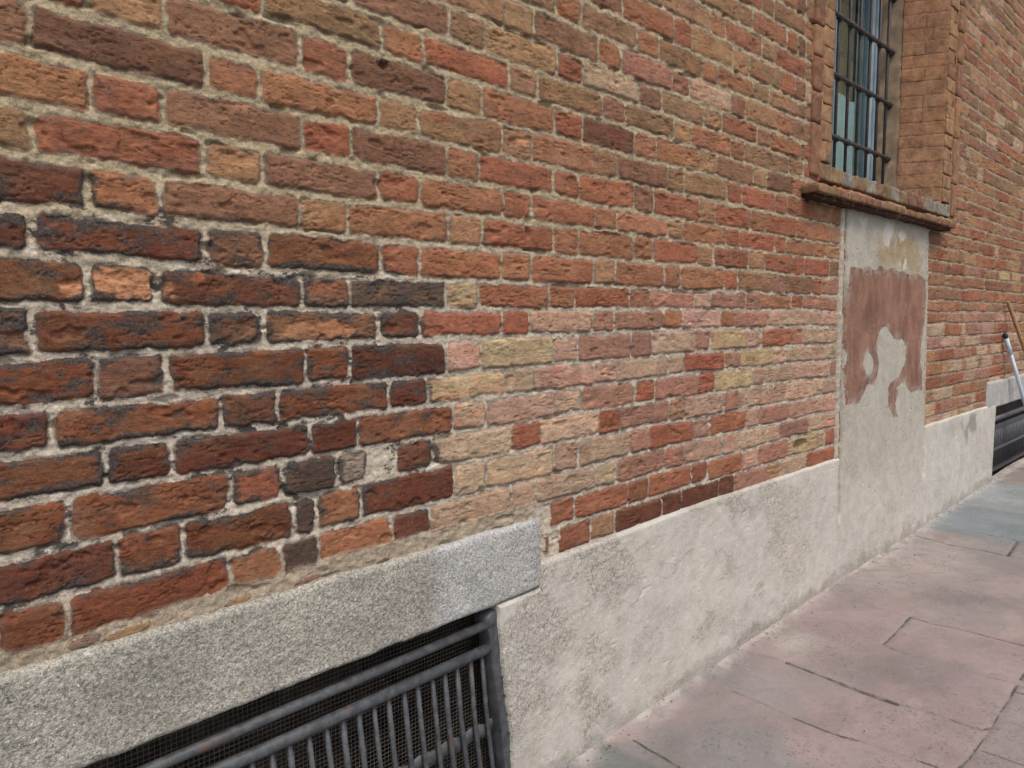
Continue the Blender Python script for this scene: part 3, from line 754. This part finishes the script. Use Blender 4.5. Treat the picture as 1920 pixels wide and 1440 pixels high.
# ------------------------------------------------------------------ granite lintels
def lintel(rng, top, bot, n_u, n_v, clean_from):
    def gh(s, v): return .020 + (fbm(s * 6, v * 6, 2, 110) - .5) * .006 + (fbm(s * 70, v * 70, 3, 111) - .5) * .0035
    wob = lambda f, sd_: (lambda s: f(s) + .010 * (fbm(s * 16, 0 * s + 1.7, 4, sd_) - .5))
    V, Q, s, v = patch('g', const(rng[0]), lambda q: rng[1] + .006 * (vn(np.asarray(q, float) * 26, 1.0 + 0 * np.asarray(q), 12) - .5), wob(bot, 113), wob(top, 114), n_u, n_v, gh, M_GRAN, B, None, back=.26, edge=.014)
    cl = sst(s + .03 * (fbm(s * 10, v * 10, 3, 115) - .5), clean_from - .02, clean_from + .03)
    return mesh_np('granite_lintel', V, Q, M_GRAN, B, {'clean': cl})
o = lintel(G1, GT1, GB1, 620, 80, float(P(800, 1080)[0])); o['label'] = 'speckled grey granite slab over the near cellar grate'
o = lintel(G2, GT2, GB2, 160, 30, -5); o['label'] = 'bluish granite slab over the far cellar grate'
# ------------------------------------------------------------------ cellar openings (dark recesses behind the grates)
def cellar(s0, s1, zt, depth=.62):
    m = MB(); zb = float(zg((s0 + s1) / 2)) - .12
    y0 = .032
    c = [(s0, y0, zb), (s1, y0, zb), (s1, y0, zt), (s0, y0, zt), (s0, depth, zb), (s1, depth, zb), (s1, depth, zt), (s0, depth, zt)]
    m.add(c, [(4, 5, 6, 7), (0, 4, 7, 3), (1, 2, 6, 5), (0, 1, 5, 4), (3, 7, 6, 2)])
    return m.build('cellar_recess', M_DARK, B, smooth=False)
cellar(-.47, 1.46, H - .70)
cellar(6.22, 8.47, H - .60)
# ------------------------------------------------------------------ window: trim, reveal, sill
def pick(pool, rr): return np.clip(lin(PAL[rr.choice(pool)]) * BC * rr.uniform(.88, 1.12), 0, .9)
rr = random.Random(5)
for (a, b_) in ((3.118, 3.208), (5.004, 5.094)):                     # rounded brick bead each side
    surround = MB()
    z = H + SILL_B + .075
    while z < H + WIN_T + .1:
        L_ = rr.uniform(.12, .27)
        dx = rr.uniform(-.002, .002)
        surround.box((a + dx, -.016 + rr.uniform(-.002, .002), z), (b_ + dx, .05, z + L_ - .001), (pick('bBBTOB' if a < 4 else 'BTTLBT', rr) * .5 + .5 * lin((138, 100, 78))) * .9, .014, .02, .005, rr.randrange(99))
        z += L_
    surround.build('window_bead', M_PIECE, B)
for (a, b_) in ((3.212, 3.330), (4.862, 5.000)):                     # flat strip of brick ends
    surround = MB()
    z = H + SILL_B + .150
    while z < H + WIN_T + .1:
        L_ = rr.uniform(.070, .085)
        surround.box((a, -.004 + rr.uniform(-.004, .004), z), (b_, .10, z + L_ - rr.choice((.001, .001, .002, .006))), pick('BTTLTTL', rr) * .6 + .4 * lin((156, 120, 88)) * .8, .005, .015, .005, rr.randrange(99))
        z += L_
    surround.build('window_trim', M_PIECE, B)
# head of the opening, above the picture
hd_ = MB(); hd_.box((3.2, -.003, H + WIN_T - .02), (5.0, .45, H + WIN_T + .10), lin(PAL['T']), .01, .06, .004, 3)
hd_.build('window_head', M_PIECE, B)
# splayed reveals: courses of smooth bricks, then a rendered inner jamb
def reveal(p0, p1, seed):
    m = MB(); r_ = random.Random(seed)
    p0 = np.array(p0); p1 = np.array(p1); L_ = np.linalg.norm(p1 - p0); d = (p1 - p0) / L_; n = np.array([-d[1], d[0]])
    if p0[0] < 4: n = -n
    def rot(p):   # local x runs along the reveal, local y out of its face
        q = p.copy(); q[:, 0] = p0[0] + p[:, 0] * d[0] - p[:, 1] * n[0]; q[:, 1] = p0[1] + p[:, 0] * d[1] - p[:, 1] * n[1]; return q
    z = H + SILL_B + .08; k = 0
    while z < H + WIN_T + .05:
        hh = r_.uniform(.070, .080)
        cut = r_.choice((.0, .5, .35, .65, 0, 0))
        xs = [0, L_] if cut == 0 else [0, L_ * cut, L_]
        for a, b_ in zip(xs[:-1], xs[1:]):
            m.box((a + .0005, -.05, z), (b_ - .0005, .001 + r_.uniform(-.001, .001), z + hh - r_.choice((.0004, .0006, .0008, .0018))), pick('TOOTBOTp', r_) * .3 + .7 * lin((166, 124, 94)) * BC, .0018, .014, .0018, r_.randrange(99), rot)
        z += hh; k += 1
    m.box((.002, -.05, H + SILL_B + .08), (L_ - .003, -.0045, H + WIN_T + .04), lin((150, 118, 92)), .001, .2, 0, 0, rot)
    return m.build('window_reveal', M_PIECE, B)
reveal((4.765, .215), (4.860, .002), 8)
reveal((3.425, .215), (3.330, .002), 9)
for (a, b_, sd_) in ((4.768, 4.90, 1), (3.29, 3.422, 2)):
    jm = MB()
    jm.box((a, .212, H + .50), (b_, .46, H + WIN_T + .05), lin((150, 118, 92)), .008, .02, .010, sd_)
    jm.build('window_jamb', M_JAMB, B)
# sill
sl = MB(); rr = random.Random(21)
s = 3.055
while s < 4.84:
    w = rr.uniform(.20, .30); e = min(s + w, 4.865)
    if 4.865 - e < .08: e = 4.865
    dz = rr.uniform(-.003, .003)
    sl.box((s, -.078 + rr.uniform(-.004, .004), H + .490 + dz), (e - .002, .06, H + .520 + dz), pick('LBTLpB', rr) * .82, .006, .010, .005, rr.randrange(99))
    s = e
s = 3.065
while s < 4.84:                                                      # dark course under the slab: shade of the sill put into its colour
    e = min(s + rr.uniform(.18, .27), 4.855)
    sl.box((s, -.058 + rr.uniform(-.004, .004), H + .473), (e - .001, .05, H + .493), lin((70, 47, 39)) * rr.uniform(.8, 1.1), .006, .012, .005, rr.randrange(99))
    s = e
s = 3.10
while s < 4.90:                                                      # second, stepped-back course
    w = rr.uniform(.16, .27); e = min(s + w, 4.93)
    if 3.9 < s < 4.6 and rr.random() < .45: s = e; continue          # bricks that have fallen out
    sl.box((s, -.046 + rr.uniform(-.005, .004), H + .517), (e - .001, .07, H + .541 + rr.uniform(-.003, .003)), pick('TOTpTL', rr), .009, .012, .006, rr.randrange(99))
    s = e
s = 3.215
while s < 4.99:                                                      # upright course carrying the opening
    w = rr.uniform(.10, .145); e = min(s + w, 4.998)
    sl.box((s, -.006 + rr.uniform(-.003, .003), H + .570), (e - .001, .16, H + .634 + rr.uniform(-.006, .006)), pick('QLBLQTL', rr) * np.array([.86, .92, 1.0]), .006, .012, .007, rr.randrange(99))
    s = e
sl.box((3.25, .03, H + .50), (4.95, .40, H + .615), lin((120, 100, 80)), .01, .05, .006, 4)
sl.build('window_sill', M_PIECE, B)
# window joinery
WZ0, WZ1 = H + .615, H + 2.28
win = empty('window', (4.1, .36, WZ0)); win.parent = B
win.location = (4.1 - 3.0, .36, WZ0)
fr = MB()
for a, b_ in ((3.425, 3.49), (4.71, 4.766)): fr.box((a, .335, WZ0), (b_, .40, WZ1), r=.006, res=.3)
fr.box((3.49, .337, WZ0), (4.71, .40, WZ0 + .06), r=.006, res=.4); fr.box((3.49, .337, WZ1 - .06), (4.71, .40, WZ1), r=.006, res=.4)
fo = fr.build('frame', M_FRAME, win)
for nm, a, b_ in (('sash', 3.493, 4.085), ('sash', 4.170, 4.707)):
    sa = MB()
    st = .050
    sa.box((a, .345, WZ0 + .062), (a + st, .388, WZ1 - .062), r=.005, res=.4); sa.box((b_ - st, .345, WZ0 + .062), (b_, .388, WZ1 - .062), r=.005, res=.4)
    sa.box((a + st, .347, WZ0 + .062), (b_ - st, .386, WZ0 + .12), r=.005, res=.4); sa.box((a + st, .347, WZ1 - .12), (b_ - st, .386, WZ1 - .062), r=.005, res=.4)
    sa.build('sash', M_FRAME, win)
    pa = MB(); pa.box((a + st - .004, .364, WZ0 + .118), (b_ - st + .004, .369, WZ1 - .118), r=.0005, res=.5); pa.build('pane', M_GLASS, win, smooth=False)
ms = MB(); ms.box((4.088, .342, WZ0 + .062), (4.167, .392, WZ1 - .062), r=.006, res=.4)
ms.build('mullion', M_FRAMED, win)
bk = MB(); bk.box((3.44, .400, WZ0 + .02), (4.57, .405, WZ1), r=.003, res=.5); bk.build('reflection_board', M_OLIVE, win)  # olive reflection in the glass, built as a coloured board behind it
cl_ = MB()
cs = np.linspace(4.55, 4.76, 40); cz = np.linspace(WZ0 + .03, WZ1, 4)
A, Z_ = np.meshgrid(cs, cz, indexing='ij')
cl_.add(np.stack([A, .388 + .002 * np.sin(A * 95), Z_], -1).reshape(-1, 3), grid_faces(40, 4)); cl_.add(np.stack([A, .394 + .002 * np.sin(A * 95), Z_], -1).reshape(-1, 3), grid_faces(40, 4)[:, ::-1]); cl_.build('grey_blue_panel', M_GREYBLUE, win)  # grey-blue layer behind the right part of the pane
sh = MB()
cs = np.linspace(3.55, 4.53, 120)
top = H + 1.205 + .030 * (fbm(cs * 14, cs * 0, 3, 7) - .5) + .04 * np.abs(((cs * 5.3) % 1) - .5) - .02
tt = np.linspace(0, 1, 24)
A, T_ = np.meshgrid(cs, tt, indexing='ij'); Z_ = WZ0 + .03 + (top[:, None] - WZ0 - .03) * T_
Yy = .379 + .010 * (fbm(A * 9, Z_ * 5, 3, 8) - .5)
sh.add(np.stack([A, Yy, Z_], -1).reshape(-1, 3), grid_faces(120, 24)); sh.add(np.stack([A, Yy + .004, Z_], -1).reshape(-1, 3), grid_faces(120, 24)[:, ::-1])
sh.build('pale_sheet', M_SHEET, win)  # pale turquoise layer behind the lower glass, ragged top
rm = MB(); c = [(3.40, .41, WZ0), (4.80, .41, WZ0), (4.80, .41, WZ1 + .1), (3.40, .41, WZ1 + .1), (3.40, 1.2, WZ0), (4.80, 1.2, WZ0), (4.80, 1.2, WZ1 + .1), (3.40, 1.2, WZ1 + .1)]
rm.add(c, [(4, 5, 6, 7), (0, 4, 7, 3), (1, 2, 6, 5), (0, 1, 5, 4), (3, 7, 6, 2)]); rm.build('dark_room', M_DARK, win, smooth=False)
# ------------------------------------------------------------------ iron grille in the window
gr = empty('window_grille', (4.1, .27, H + .64))
tag(gr, 'wrought iron grille of upright rods and collared cross bars in the window', 'window grille')
for k, x in enumerate((3.454, 3.594, 3.735, 3.876, 4.018, 4.158, 4.298, 4.438, 4.570, 4.702)):
    m = MB(); m.tube([(x, .27, H + .60), (x + .002, .27, H + 1.3), (x, .27, H + 2.29)], .0088, 8); m.build('upright_rod', M_BAR, gr)
for v in (.902, 1.204, 1.496, 1.79, 2.08):
    m = MB(); m.tube([(3.40, .30, H + v), (3.428, .262, H + v), (3.44, .256, H + v), (4.70, .256, H + v), (4.752, .256, H + v), (4.760, .262, H + v - .002), (4.775, .292, H + v - .012)], .0105, 8)
    c_ = m.build('cross_bar', M_BAR, gr)
    for x in (3.454, 3.594, 3.735, 3.876, 4.018, 4.158, 4.298, 4.438, 4.570, 4.702):
        m = MB(); m.tube([(x - .016, .262, H + v), (x - .010, .262, H + v), (x + .010, .262, H + v), (x + .016, .262, H + v)], [.010, .0185, .0185, .010], 10)
        m.build('collar', M_BAR, c_)
# ------------------------------------------------------------------ near cellar grate
g1 = empty('cellar_grate', (.5, .03, float(zg(.5))))
tag(g1, 'large grey iron grate with pipe rail beneath the near speckled granite slab', 'cellar grate')
def lean(s, v): return s - (v + .87) * .115                          # the whole grate leans slightly
yb = .020
def P3(s, y, v): return (s, y, v + H)
zb_ = -1.37
m = MB()                                                             # end post: flat bar with a rounded, ringed head
vv = np.linspace(-1.36, -.812, 26); prof = []
for side in (-1, 1):
    pass
ring = [(-.036, 0), (.036, 0)]
def post_c(v): return float(np.interp(v, [-1.40, -1.19, -1.05, -.91, -.79, -.70], [1.425, 1.397, 1.379, 1.353, 1.339, 1.336]))
def post(m):
    hw = lambda a: .0215 + .0085 * math.exp(-((a + .790) / .022) ** 2) + .0008 * math.sin(a * 47)
    right = [(post_c(a) + hw(a), a) for a in np.linspace(-1.36, -.792, 30)]
    left = [(post_c(a) - hw(a), a) for a in np.linspace(-.792, -1.36, 30)]
    top = [(post_c(-.79) + hw(-.792) * math.cos(a), -.792 + hw(-.792) * 1.0 * math.sin(a)) for a in np.linspace(0, math.pi, 15)[1:-1]]
    outline = right + top + left
    n = len(outline); o_ = np.array(outline); c_ = np.array([[post_c(x[1]), min(x[1], -.79)] for x in outline])
    inn = o_ + (c_ - o_) * .16
    V = []
    for (arr, y) in ((o_, yb + .020), (o_, .000), (inn, -.005)): V += [(p[0], y, p[1] + H) for p in arr]
    Q = []
    for r_ in range(2):
        for i in range(n - 1): Q.append((r_ * n + i, r_ * n + i + 1, (r_ + 1) * n + i + 1, (r_ + 1) * n + i))
    for i in range(n // 2):
        j = n - 1 - i
        if i + 1 < j - 1: Q.append((2 * n + i, 2 * n + i + 1, 2 * n + j - 1, 2 * n + j))
    m.add(V, np.array(Q))
post(m)
po = m.build('end_post', M_GRATE, g1)
for v in (-.945, -1.0, -1.055, -1.11, -1.165, -1.225, -1.28):
    m = MB(); m.tube([(post_c(v) + .004, -.0045, v + H), (post_c(v) + .004, -.0095, v + H)], [.0060, .0035], 8); m.build('rivet', M_GRATE, po)
m = MB(); m.tube([(-.46, yb - .012, H - .858), (.2, yb - .012, H - .832), (.75, yb - .013, H - .812), (1.338, yb - .016, H - .794)], .0115, 14); m.build('pipe_rail', M_GRATE, g1)
m = MB()
a = np.array([-.46, yb, H - .912]); b_ = np.array([1.345, yb - .012, H - .862])
m.tube([a, a + (b_ - a) * .33 + (0, 0, .002), a + (b_ - a) * .66 + (0, 0, -.001), b_], .0140, 12, flat=.9); m.build('top_rail', M_GRATE, g1)
rr = random.Random(3)
k = 0; x = 1.316
while x > -.44:
    top = H - .866 - (1.35 - x) * .0265; dx = rr.uniform(-.003, .003)
    m = MB(); w = rr.uniform(.0064, .0078)
    pts = [(x + dx, yb, top), (x + dx + .115 * .15 + rr.uniform(-.002, .002), yb + .002, top - .16), (x + .115 * .33, yb, top - .34), (x + .115 * .47, yb, H - 1.36)]
    m.tube(pts, w, 8, flat=.8); m.build('bar', M_GRATE, g1); x -= .0425; k += 1
m = MB()
ss_ = np.linspace(-.45, 1.40, 90)
pts = [(s_, yb + .012, H - 1.092 + .006 * math.sin(s_ * 74) - (1.4 - s_) * .02) for s_ in ss_]
V = []; 
for p in pts: V += [(p[0], p[1], p[2] - .020), (p[0], p[1] - .004, p[2] - .018), (p[0], p[1] - .004, p[2] + .018), (p[0], p[1], p[2] + .020)]
Q = []
for i in range(len(pts) - 1):
    for j in range(4):
        Q.append((i * 4 + j, (i + 1) * 4 + j, (i + 1) * 4 + (j + 1) % 4, i * 4 + (j + 1) % 4))
m.add(V, np.array(Q)); m.build('cross_strap', M_GRATE, g1)
m = MB(); yw = .085                                                  # fine wire mesh behind the bars
for x in np.arange(-.46, 1.455, .0105): m.tube([(x, yw, H - 1.36), (x, yw, H - .745)], .00075, 4, caps=False)
for z in np.arange(-1.36, -.745, .0105): m.tube([(-.46, yw - .0015, H + z), (1.455, yw - .0015, H + z)], .00075, 4, caps=False)
m.build('wire_mesh', M_MESH, g1)
# ------------------------------------------------------------------ far cellar grate
g2 = empty('cellar_grate', (7.3, .03, float(zg(7.3))))
tag(g2, 'black iron grate with tight upright bars beneath the far bluish granite slab', 'cellar grate')
zb2 = lambda s_: float(zg(s_)) + .035
m = MB(); m.tube([(6.27, .03, H - .752), (8.45, .03, H - .742)], .020, 10); m.build('pipe_rail', M_GRATE, g2)
m = MB(); m.box((6.26, .028, H - .835), (8.45, .050, H - .797), r=.004, res=.3); m.build('top_rail', M_DARKG, g2)
m = MB(); m.box((6.26, .030, zb2(6.4)), (8.45, .052, zb2(6.4) + .035), r=.004, res=.3); m.build('bottom_rail', M_DARKG, g2)
m = MB(); m.box((6.30, .018, H - .985), (8.45, .028, H - .965), r=.003, res=.3); m.build('cross_strap', M_GRATE, g2)
m = MB(); m.box((6.246, .024, zb2(6.4)), (6.272, .055, H - .72), r=.006, res=.1); m.build('end_post', M_DARKG, g2)
x = 6.30
while x < 8.43:
    m = MB(); m.tube([(x, .034, zb2(6.4) + .02), (x, .034, H - .815)], .0075, 8); m.build('bar', M_DARKG, g2); x += .050
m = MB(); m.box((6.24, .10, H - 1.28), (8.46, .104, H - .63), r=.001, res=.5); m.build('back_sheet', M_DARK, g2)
# ------------------------------------------------------------------ tools leaning on the wall
mp = empty('mop', (7.0, -.2, float(zg(7.0))))
tag(mp, 'pale blue enamel handled mop with black tip leaning by the far granite slab', 'mop')
A = np.array([6.375, -.020, H - .140]); dirv = np.array([.287, -.08, -.483]); E = A + dirv * ((A[2] - float(zg(7.0)) - .03) / .483)
m = MB(); m.tube([A + dirv * .03, A + dirv * .28], .0150, 14); m.tube([A + dirv * .275, A + dirv * .6, E], .0132, 14); m.build('handle', M_WHITEPOLE, mp)
m = MB(); m.tube([A - dirv * .03, A - dirv * .015, A + dirv * .035], [.010, .0155, .0158], 12); m.build('end_cap', M_BLACKCAP, mp)
m = MB()
for k in range(26):
    an = k * 2.4; rad = .10 + .05 * random.random()
    q = E + np.array([math.cos(an) * rad, -abs(math.sin(an)) * rad * .8, -.022 + .012 * random.random()])
    m.tube([E + np.array([0, 0, .035]), E + (q - E) * .45 + np.array([0, 0, .03]), q], .008, 6)
m.build('strands', M_COTTON, mp)
br = empty('broom', (7.07, -.34, float(zg(7.07))))
tag(br, 'bare wooden broom handle leaning on bricks behind the pale blue mop handle', 'broom')
A = np.array([6.397, -.018, H + .102]); dirv = np.array([.166, -.08, -.325]); E = A + dirv * ((A[2] - float(zg(7.0)) - .16) / .325)
m = MB(); m.tube([A, A + dirv * .02, A + (E - A) * .5, E], [.009, .0125, .0130, .0128], 12); m.build('handle', M_WOOD, br)
m = MB(); hw = .13
m.box((E[0] - hw, E[1] - .02, E[2] - .03), (E[0] + hw, E[1] + .02, E[2] + .01), r=.008, res=.05); m.build('head', M_WOOD, br)
m = MB()
for k in range(60):
    x = E[0] - hw + .01 + (2 * hw - .02) * random.random(); y = E[1] + random.uniform(-.015, .015)
    m.tube([(x, y, E[2] - .02), (x + (x - E[0]) * .3, y - .01, float(zg(7.0)) + .005)], .0022, 5)
m.build('bristles', M_STRAW, br)
# ------------------------------------------------------------------ paving
def G(px, py):
    w = R @ np.array([px - 960, -(py - 720), -F]); t = 1.27 / -w[2]
    for _ in range(12):
        s_ = w[0] * t; t = (H - float(zg(s_))) / -w[2]
    return (w[0] * t, w[1] * t - D)
def z9(l): return [G(1280 + a / 3, 960 + b / 3) for a, b in l]
GAPS = [(z9([(365, 790), (500, 815), (590, 845)]), .5, .006), (z9([(590, 845), (700, 890), (900, 960), (1060, 1015), (1200, 1065)]), 1.0, .017), (z9([(1200, 1065), (1300, 1095), (1440, 1135), (1520, 1160)]), .35, .005),
        (z9([(1500, 1155), (1600, 1195), (1680, 1218), (1760, 1200)]), .9, .007),
        (z9([(270, 1000), (450, 1075), (620, 1150)]), .55, .005), (z9([(620, 1150), (800, 1220), (900, 1255), (980, 1277)]), .85, .008), (z9([(980, 1277), (1150, 1330), (1340, 1398)]), .3, .004), (z9([(1330, 1396), (1450, 1440), (1600, 1500)]), .8, .008),
        (z9([(1040, 530), (1280, 590)]), .3, .004), (z9([(1280, 590), (1430, 630), (1560, 655), (1700, 690), (1800, 715), (1920, 750)]), .85, .008), (z9([(1920, 750), (2400, 870)]), .8, .008),
        (z9([(1130, 745), (1200, 775), (1320, 810)]), .6, .006), (z9([(1320, 810), (1450, 850), (1700, 920), (1870, 965)]), .28, .004),
        (z9([(1280, 590), (1235, 640), (1180, 700), (1130, 745)]), .8, .010),
        (z9([(1880, 975), (1840, 1050), (1790, 1120), (1745, 1200)]), .65, .010), (z9([(1745, 1200), (1700, 1270), (1640, 1350), (1570, 1430), (1480, 1560)]), .45, .008),
        (z9([(1470, 82), (1700, 125), (1890, 165), (2100, 212)]), .6, .010), (z9([(1310, 130), (1500, 178), (1700, 215), (1820, 240), (1930, 263), (2300, 350)]), .9, .012), (z9([(1888, 165), (1830, 245)]), .9, .014),
        (z9([(1880, 1010), (2100, 1075)]), .7, .007)]
def xs(s0, y0, y1, st=.7, w=.007): GAPS.append(([(s0, y0), (s0 + .01, y1)], st, w))
def ys(s0, s1, y0, st=.6, w=.007): GAPS.append(([(s0, y0), (s1, y0 + .01)], st, w))
GAPS.append((z9([(-280, 1280), (-150, 1350), (-20, 1430), (200, 1560)]), .8, .008))
for s0 in (1.32, .85, .4, -.1, 5.42, 5.83, 6.3, 6.75, 7.2, 7.7, 8.2): xs(s0, -.03, -.84, .7, .009)
for s0 in (1.6, 2.05, 2.5, 3.0, 3.5, 4.1, 4.6, 5.2, 5.7, 6.4): xs(s0, -.86, -1.5, .7)
ys(-2, 2.38, -.845); ys(3.05, 9, -.845, .7, .010); ys(5.05, 5.42, -.46); ys(5.83, 6.3, -.40); ys(-2, 9, -1.5)
def build_ground():
    px = np.arange(880, 1990, 3.0)
    sc = np.array([G(p, 592 + 480)[0] for p in (900,)])
    s1 = np.concatenate([-np.geomspace(40, 1.2, 26), np.arange(-1.0, .95, .03), .95 + np.cumsum(np.full(420, .0062) * np.linspace(1, 1.0, 420)), 3.56 + np.cumsum(np.linspace(.0066, .03, 230)), np.geomspace(8.0, 60, 24)])
    s1 = np.unique(np.round(s1, 5))
    y1 = np.concatenate([-np.geomspace(30, 1.7, 24), np.arange(-1.66, -1.02, .02), np.arange(-1.02, .03, .0062)])
    y1 = np.unique(np.round(y1, 5))
    nu, nv = len(s1), len(y1)
    A, Y = np.meshgrid(s1, y1, indexing='ij'); s = A.ravel(); y = Y.ravel()
    ws = s + .006 * (fbm(s * 14, y * 14, 3, 120) - .5); wy = y + .006 * (fbm(s * 14, y * 14, 3, 121) - .5)
    gap = np.full(s.shape, .05); groove = np.zeros(s.shape); tilt = np.zeros(s.shape)
    near = (s > -2.2) & (s < 9.5) & (y > -1.7)
    idx = np.nonzero(near)[0]
    for pts, st, w in GAPS:
        d = seg_dist(ws[idx], wy[idx], pts)
        vary = np.clip(.55 + 1.2 * (fbm(s[idx] * 7, y[idx] * 7, 3, 122) - .25), .3, 1.3)
        gap[idx] = np.minimum(gap[idx], d - w * .62 * np.sqrt(st) * vary)
        g = np.exp(-(d / (w * .8 + .003)) ** 2) * st * vary
        groove[idx] = np.maximum(groove[idx], g * .007)
    z = zg(s) + (fbm(s * 1.6, y * 2, 3, 123) - .5) * .014 + (fbm(s * 16, y * 16, 3, 124) - .5) * .004 + (fbm(s * 75, y * 75, 3, 125) - .5) * .0022 - groove + tilt
    z = z + .012 * sst(y, -.035, .0) * (.4 + fbm(s * 9, y * 9, 2, 126))
    z = z - .02 * 0
    # slab colours: pinkish stones, grey ones, a bluish pair further on
    pink = lin((143, 127, 124)); grey = lin((126, 124, 122)); blue = lin((116, 124, 126)); brown = lin((140, 130, 123))
    wig = .03 * (fbm(s * 6, y * 6, 3, 127) - .5)
    col = np.tile(pink, (len(s), 1))
    def put(m, c):
        m = m[:, None]; col[:] = col * (1 - m) + np.asarray(c)[None] * m
    put(sst(s + wig, 4.70, 4.72), blue)
    put(sst(s + wig, 5.4, 5.43), lin((132, 138, 138))); put(sst(s + wig, 6.28, 6.33), brown)
    put(.5 * sst(s + wig * 4, 3.42, 3.46) * sst(4.73 - s - wig, 0, .02), brown)
    put(.7 * sst(s + wig * 6, 3.9, 4.5) * sst(4.73 - s - wig, 0, .02) * sst(-y, .05, .45), grey)
    put(.3 * sst(-y + wig, .845, .865) * sst(3.3 - s, 0, .3), grey)
    put(.8 * sst(2.35 - s + wig * 5, 0, .28) * sst(fbm(s * 3, y * 3, 3, 128), .36, .6), grey)
    put(sst(1.80 - s + wig, 0, .03), lin((112, 113, 110)))
    put(.38 * sst(fbm(s * 2.4 + 7, y * 3.2, 4, 140), .50, .66) * sst(4.7 - s, 0, .1), lin((112, 109, 108)))
    put(.75 * sst(2.68 - s, 0, .35) * sst(s, 2.30, 2.36) * sst(.42 + y * 1 + wig * 6, 0, .25), grey)
    put(.9 * np.exp(-(((s - 2.82) / .10) ** 2 + ((y + .16) / .07) ** 2)), lin((172, 166, 158)))
    put(.85 * np.exp(-(((s - 2.78) / .16) ** 2 + ((y + .42) / .18) ** 2)) * sst(fbm(s * 6, y * 6, 3, 129), .3, .6), lin((128, 118, 112)))
    dust = np.clip(sst(y + .10 + wig * 3, 0, .09) * .9 + .45 * sst(s, 3.3, 3.8) * sst(4.75 - s, 0, .2) * sst(y + .6, 0, .5), 0, 1)
    Q = grid_faces(nu, nv)
    V = np.stack([s, y, z], 1)
    o = mesh_np('pavement', V, Q, M_PAVE, None, dict(col=col, gap=gap, dust=dust))
    return tag(o, kind='structure')
build_ground()
# crumbs of mortar and grit along the foot of the wall
deb = MB(); rr = random.Random(77)
for k in range(330):
    s_ = 1.5 + 5.2 * rr.random() ** .9
    y_ = -abs(rr.gauss(.012, .03)) - .012 if k % 5 else -rr.uniform(.02, .75)
    if 3.4 < s_ < 4.4 and k % 3 == 0: y_ = -rr.uniform(.03, .35)
    r_ = rr.uniform(.0011, .0036) * (1 if k % 9 else 1.5)
    z_ = float(zg(s_)) + .004
    g = rr.uniform(.5, 2.6)
    p = np.array([[1, 0, 0], [0, 1, 0], [-1, 0, 0], [0, -1, 0], [0, 0, .8], [0, 0, -.8]]) * r_ * np.array([rr.uniform(.7, 1.5), rr.uniform(.7, 1.4), rr.uniform(.5, .9)])
    an = rr.uniform(0, 3.1); c_, s2 = math.cos(an), math.sin(an)
    p = np.stack([p[:, 0] * c_ - p[:, 1] * s2, p[:, 0] * s2 + p[:, 1] * c_, p[:, 2]], 1) + (s_, y_, z_ + r_ * .3)
    deb.add(p, [(4, 0, 1, 4), (4, 1, 2, 4), (4, 2, 3, 4), (4, 3, 0, 4), (5, 1, 0, 5), (5, 2, 1, 5), (5, 3, 2, 5), (5, 0, 3, 5)], (g, g, g))
V_ = np.concatenate(deb.V); Q_ = np.concatenate(deb.Q)[:, :3]
o = mesh_np('mortar_crumbs', V_, Q_, M_FLAT, None, None, False)
tag(o, 'loose dark and pale crumbs of mortar scattered along the wall foot', 'debris', kind='stuff')
# ------------------------------------------------------------------ light
wd = bpy.data.worlds.new('World'); S.world = wd; wd.use_nodes = True
nt = wd.node_tree; nt.nodes.clear()
ow = nt.nodes.new('ShaderNodeOutputWorld'); bg = nt.nodes.new('ShaderNodeBackground'); sky = nt.nodes.new('ShaderNodeTexSky')
sky.sky_type = 'NISHITA'; sky.sun_disc = False
EL, AZ = 58, 200
sky.sun_elevation = math.radians(EL); sky.sun_rotation = math.radians(AZ); sky.dust_density = 4.0; sky.air_density = 1.0; sky.ozone_density = 1.0
nt.links.new(sky.outputs[0], bg.inputs[0]); bg.inputs[1].default_value = .13; nt.links.new(bg.outputs[0], ow.inputs[0])
ld = bpy.data.lights.new('sun', 'SUN'); ld.energy = 1.5; ld.angle = math.radians(22); ld.color = (1, .93, .84)
lo = bpy.data.objects.new('sun', ld); COL.objects.link(lo)
from mathutils import Vector, Matrix
a = math.radians(AZ); e = math.radians(EL)
dirv = Vector((math.sin(a) * math.cos(e), math.cos(a) * math.cos(e), math.sin(e)))
lo.rotation_euler = dirv.to_track_quat('Z', 'Y').to_euler()
# ------------------------------------------------------------------ camera
cd = bpy.data.cameras.new('camera'); cam = bpy.data.objects.new('camera', cd); COL.objects.link(cam)
cd.sensor_fit = 'HORIZONTAL'; cd.sensor_width = 36; cd.lens = F / 1920 * 36; cd.clip_start = .05; cd.clip_end = 500
mw = Matrix(((R[0][0], R[0][1], R[0][2], 0), (R[1][0], R[1][1], R[1][2], -D), (R[2][0], R[2][1], R[2][2], H), (0, 0, 0, 1)))
cam.matrix_world = mw
S.camera = cam
S.view_settings.view_transform = 'Standard'; S.view_settings.look = 'None'
S.view_settings.exposure = 0.40; S.view_settings.gamma = 1.0
